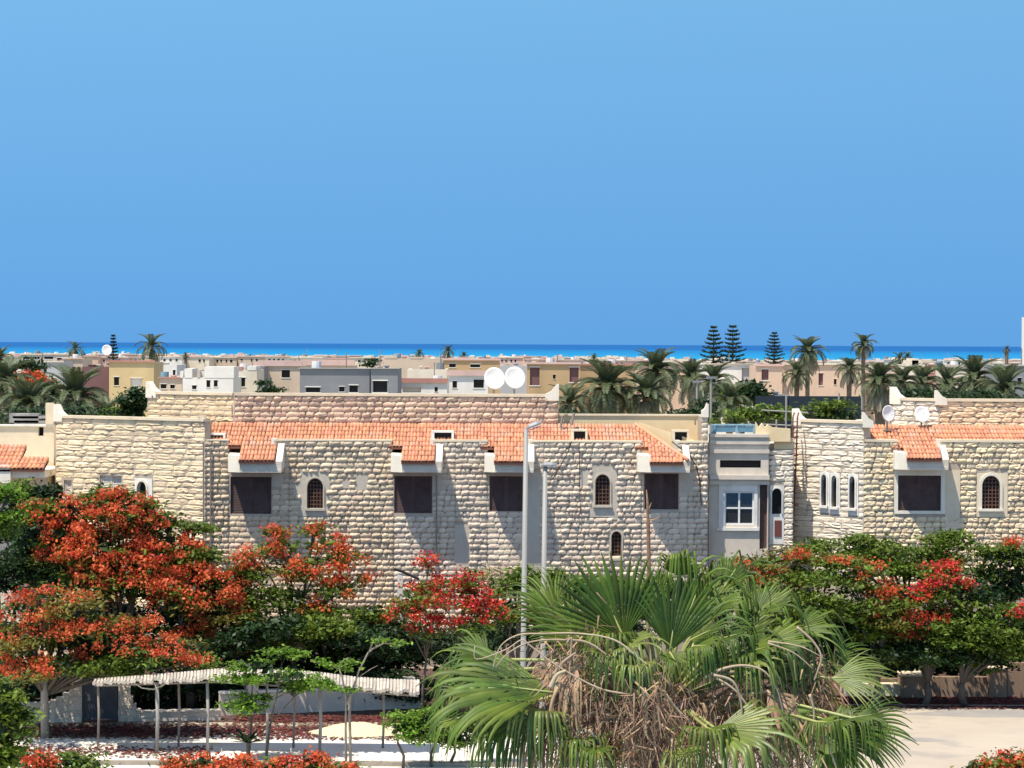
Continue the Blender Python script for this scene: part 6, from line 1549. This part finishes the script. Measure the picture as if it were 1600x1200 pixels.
house('white villa with twin arched windows and stepped roof blocks', 285, 364, 590, 300, 'white', [(322.5, 328.5, 594, 605), (334, 340, 594, 604), (300, 307, 602, 608)], steps=[(288, 300, 576, 'white'), (319, 365, 573, 'white'), (308, 312, 578, 'stone'), (281, 286, 580, 'white')])
house('brown terrace block with dark arches beside the white villa', 249, 284, 591, 305, 'tan', [(251, 260, 600, 607), (266, 273, 601, 607)], trim=('redroof', 2))
house('white stepped block left of the white villa roof', 255, 276, 570, 320, 'white', [(270, 274, 578, 588)])
house('white house with a dark garage opening right of the white villa', 364, 401, 578, 310, 'cream', [(365, 383, 590, 604)], steps=[(366, 378, 573, 'redroof'), (386, 400, 572, 'white')])
house('beige house with one small dark window and a pinkish roof edge', 413, 470, 572, 330, 'tan', [(440, 453, 578, 590)], trim=('pink', 9))
house('grey end of a house in shade left of the beige house', 398, 412, 573, 325, 'grey')
house('long beige house with a sloping pink roof behind the grey flat house', 471, 552, 571, 360, 'tan', trim=('pink', 9))
house('dark grey flat-roofed house with black window openings, left half', 468, 577, 576, 262, 'grey', [(478, 500, 605, 613), (530, 538, 604, 612), (546, 559, 602, 613)], trim=('palegrey', 1))
house('dark grey flat-roofed house with black doorway, right half', 579, 621, 576, 260, 'grey', [(583, 605, 595, 613)], trim=('palegrey', 1))
house('white low house with a pink-red lean-to roof strip', 626, 698, 598, 270, 'white', [(629, 658, 605, 613, 'h_stone'), (679, 684, 605, 612)], trim=('redroof', 7))
house('cream upper wall standing behind the white house with the red strip', 636, 698, 577, 292, 'cream')
house('white house with two dark windows left of the big satellite dishes', 699, 762, 587, 280, 'white', [(707, 714, 595, 606), (740, 756, 593, 606)], trim=('pink', 8))
house('unfinished tan block house on the skyline', 595, 687, 560, 420, 'tan', steps=[(600, 620, 556, 'tan'), (640, 660, 558, 'tan')])
house('long house with a brown and pink roof behind the white house', 692, 780, 563, 400, 'ochre', [(702, 712, 568, 574), (735, 750, 569, 574)], trim=('pink', 3))
house('grey house wall behind the satellite dishes', 781, 822, 571, 330, 'palegrey')
house('ochre house with tall recessed windows right of the satellite dishes', 823, 905, 569, 300, 'ochre', [(828, 843, 574, 602, 'h_maroon'), (864, 868, 585, 592), (890, 904, 574, 597, 'h_maroon')], trim=('pink', 3))
house('dull ochre house half behind the date palms', 906, 992, 571, 310, 'ochre', [(935, 945, 578, 592)], trim=('redroof', 3))
house('peach house glimpsed between the date palms', 993, 1100, 570, 330, 'peach', [(1050, 1058, 580, 592)], trim=('pink', 3))
house('white house with a recessed balcony left of the peach house', 1101, 1180, 569, 310, 'white', [(1159, 1172, 575, 600, 'h_palegrey')], trim=('cream', 1))
house('peach house with a maroon window, left part', 1181, 1222, 572, 300, 'peach', [(1190, 1201, 577, 594, 'h_maroon')], trim=('pink', 3))
house('long peach house wall with dark small windows behind the tall palms', 1223, 1345, 570, 302, 'peach', [(1279, 1286, 583, 602, 'h_maroon'), (1303, 1307, 592, 601), (1330, 1334, 592, 600)], trim=('cream', 2))
house('peach house with steps of roof behind the leaning palm', 1346, 1400, 582, 305, 'peach', [(1385, 1393, 590, 600)])
house('pale lavender grey wall between the palms and the gabled house', 1372, 1416, 575, 380, 'cream', trim=('redroof', 4))
house('cream house with a rising gable on the right skyline', 1415, 1445, 570, 370, 'cream', steps=[(1419, 1440, 563, 'cream'), (1424, 1434, 560, 'cream')])
house('red tiled low house right of the cream gable', 1446, 1478, 572, 380, 'redroof', [(1452, 1458, 576, 582)])
house('long flat cream house on the right', 1479, 1557, 573, 330, 'cream', [(1540, 1556, 585, 592)], trim=('stone', 3))
house('dark grey block house at the right edge', 1558, 1640, 572, 300, 'grey', [(1590, 1596, 590, 600)], trim=('palegrey', 2))
house('tall white tower cut by the right edge', 1612, 1660, 495, 420, 'white', [(1630, 1640, 510, 520)], name='tower', cat='tower')
house('white garden pavilion among the trees right of the palms', 1168, 1183, 622, 200, 'white', [(1170, 1174, 628, 640)])
house('dark shaded ground floor under the white houses right of the palms', 1181, 1235, 618, 250, 'grey')
house('reddish flat house behind the left palms', 396, 414, 566, 370, 'pink')

USED = {}
LAND = [(15, 'the left edge palm'), (60, 'the distant red poinciana'), (118, 'the small left skyline palm'), (177, 'the small far pine'), (237, 'the wide left skyline palm'), (300, 'the stepped white villa'), (345, 'the twin arched windows'),
        (400, 'the reddish flat house'), (446, 'the beige house window'), (500, 'the grey flat house'), (560, 'the black square window'), (600, 'the black doorway'), (655, 'the lean-to roof strip'), (700, 'the middle skyline palm'), (742, 'the two-windowed white house'),
        (789, 'the satellite dish pair'), (835, 'the first recessed ochre window'), (897, 'the second recessed ochre window'), (950, 'the broad low date palm'), (1026, 'the tallest grouped date palm'), (1089, 'the thin white lamp post'), (1115, 'the leftmost Norfolk pine'), (1145, 'the middle Norfolk pine'),
        (1210, 'the rightmost Norfolk pine'), (1262, 'the windswept tall palm'), (1300, 'the peach wall'), (1349, 'the slim tall palm'), (1385, 'the leaning palm'), (1430, 'the cream gable'), (1480, 'the red tiled low house'), (1530, 'the flat cream house'), (1575, 'the right edge dark house'), (1600, 'the white tower')]
# the distant rows of villas down to the shore, each its own house
rr = random.Random(77)
cols_ = ['pink', 'cream', 'tan', 'white', 'peach', 'stone', 'cream', 'white', 'pink']
for row, (Y, yt0, wmin, wmax, gx) in enumerate(((560, 560.5, 24, 50, 3), (900, 558.8, 16, 38, 2), (1500, 556.8, 10, 28, 6))):
    x = -10 + row * 7
    while x < 1610:
        wpx = rr.uniform(wmin, wmax); xm = x + wpx / 2
        yt = yt0 + (xm - 800) * .0055 + rr.uniform(-1.5, 2.5) + (3.5 if 1040 < xm < 1400 and row < 2 else 0) + (2.0 if xm > 1040 and row == 2 else 0)
        ms_ = rr.choice(cols_); wins = []
        if row < 2 and wpx > 24:
            wx = x + 5
            while wx < x + wpx - 8:
                if rr.random() < .85: wins.append((wx, wx + rr.uniform(2.5, 4), yt + 3, yt + rr.uniform(5.5, 8)))
                wx += rr.uniform(6, 10)
        st = [(x + wpx * .2, x + wpx * rr.uniform(.4, .7), yt - rr.uniform(1.5, 3), rr.choice(['white', 'cream', 'pink']))] if rr.random() < .5 else []
        cname = ms_ if row < 2 else rr.choice(['white', 'cream', 'pink', 'cream']); key = min(LAND, key=lambda q: abs(q[0] - xm)); dd = xm - key[0]
        side = 'straight above' if abs(dd) < 9 else ('just left of' if dd < 0 else 'just right of')
        wins_t = ['', 'with one small window', 'with two small windows', 'with several small windows'][min(3, len(wins))]
        lab = ' '.join(filter(None, [['', 'small', 'tiny'][row] if wpx < 45 else 'wide', {'stone': 'beige', 'tan': 'tan'}.get(cname, cname), ['house in the nearer distant row', 'villa in the middle distant row', 'villa along the shore'][row], side, key[1], wins_t if wpx > 24 and row < 2 else '']))
        lab = ' '.join(lab.split()[:16]); 
        if lab in USED: lab = ' '.join((('narrower ' if wpx < USED[lab] else 'broader ') + lab).split()[:16])
        USED.setdefault(lab, wpx)
        house(lab, x, x + wpx, yt, Y + rr.uniform(-20, 20), cname, wins,
              trim=('pink' if rr.random() < .5 else 'cream', 1.5) if row < 2 else None, group=['distant villas, nearer row', 'distant villas, middle row', 'distant villas along the shore'][row], steps=st, name='distant_house', depth=12)
        x += wpx + rr.uniform(0, gx * 2)
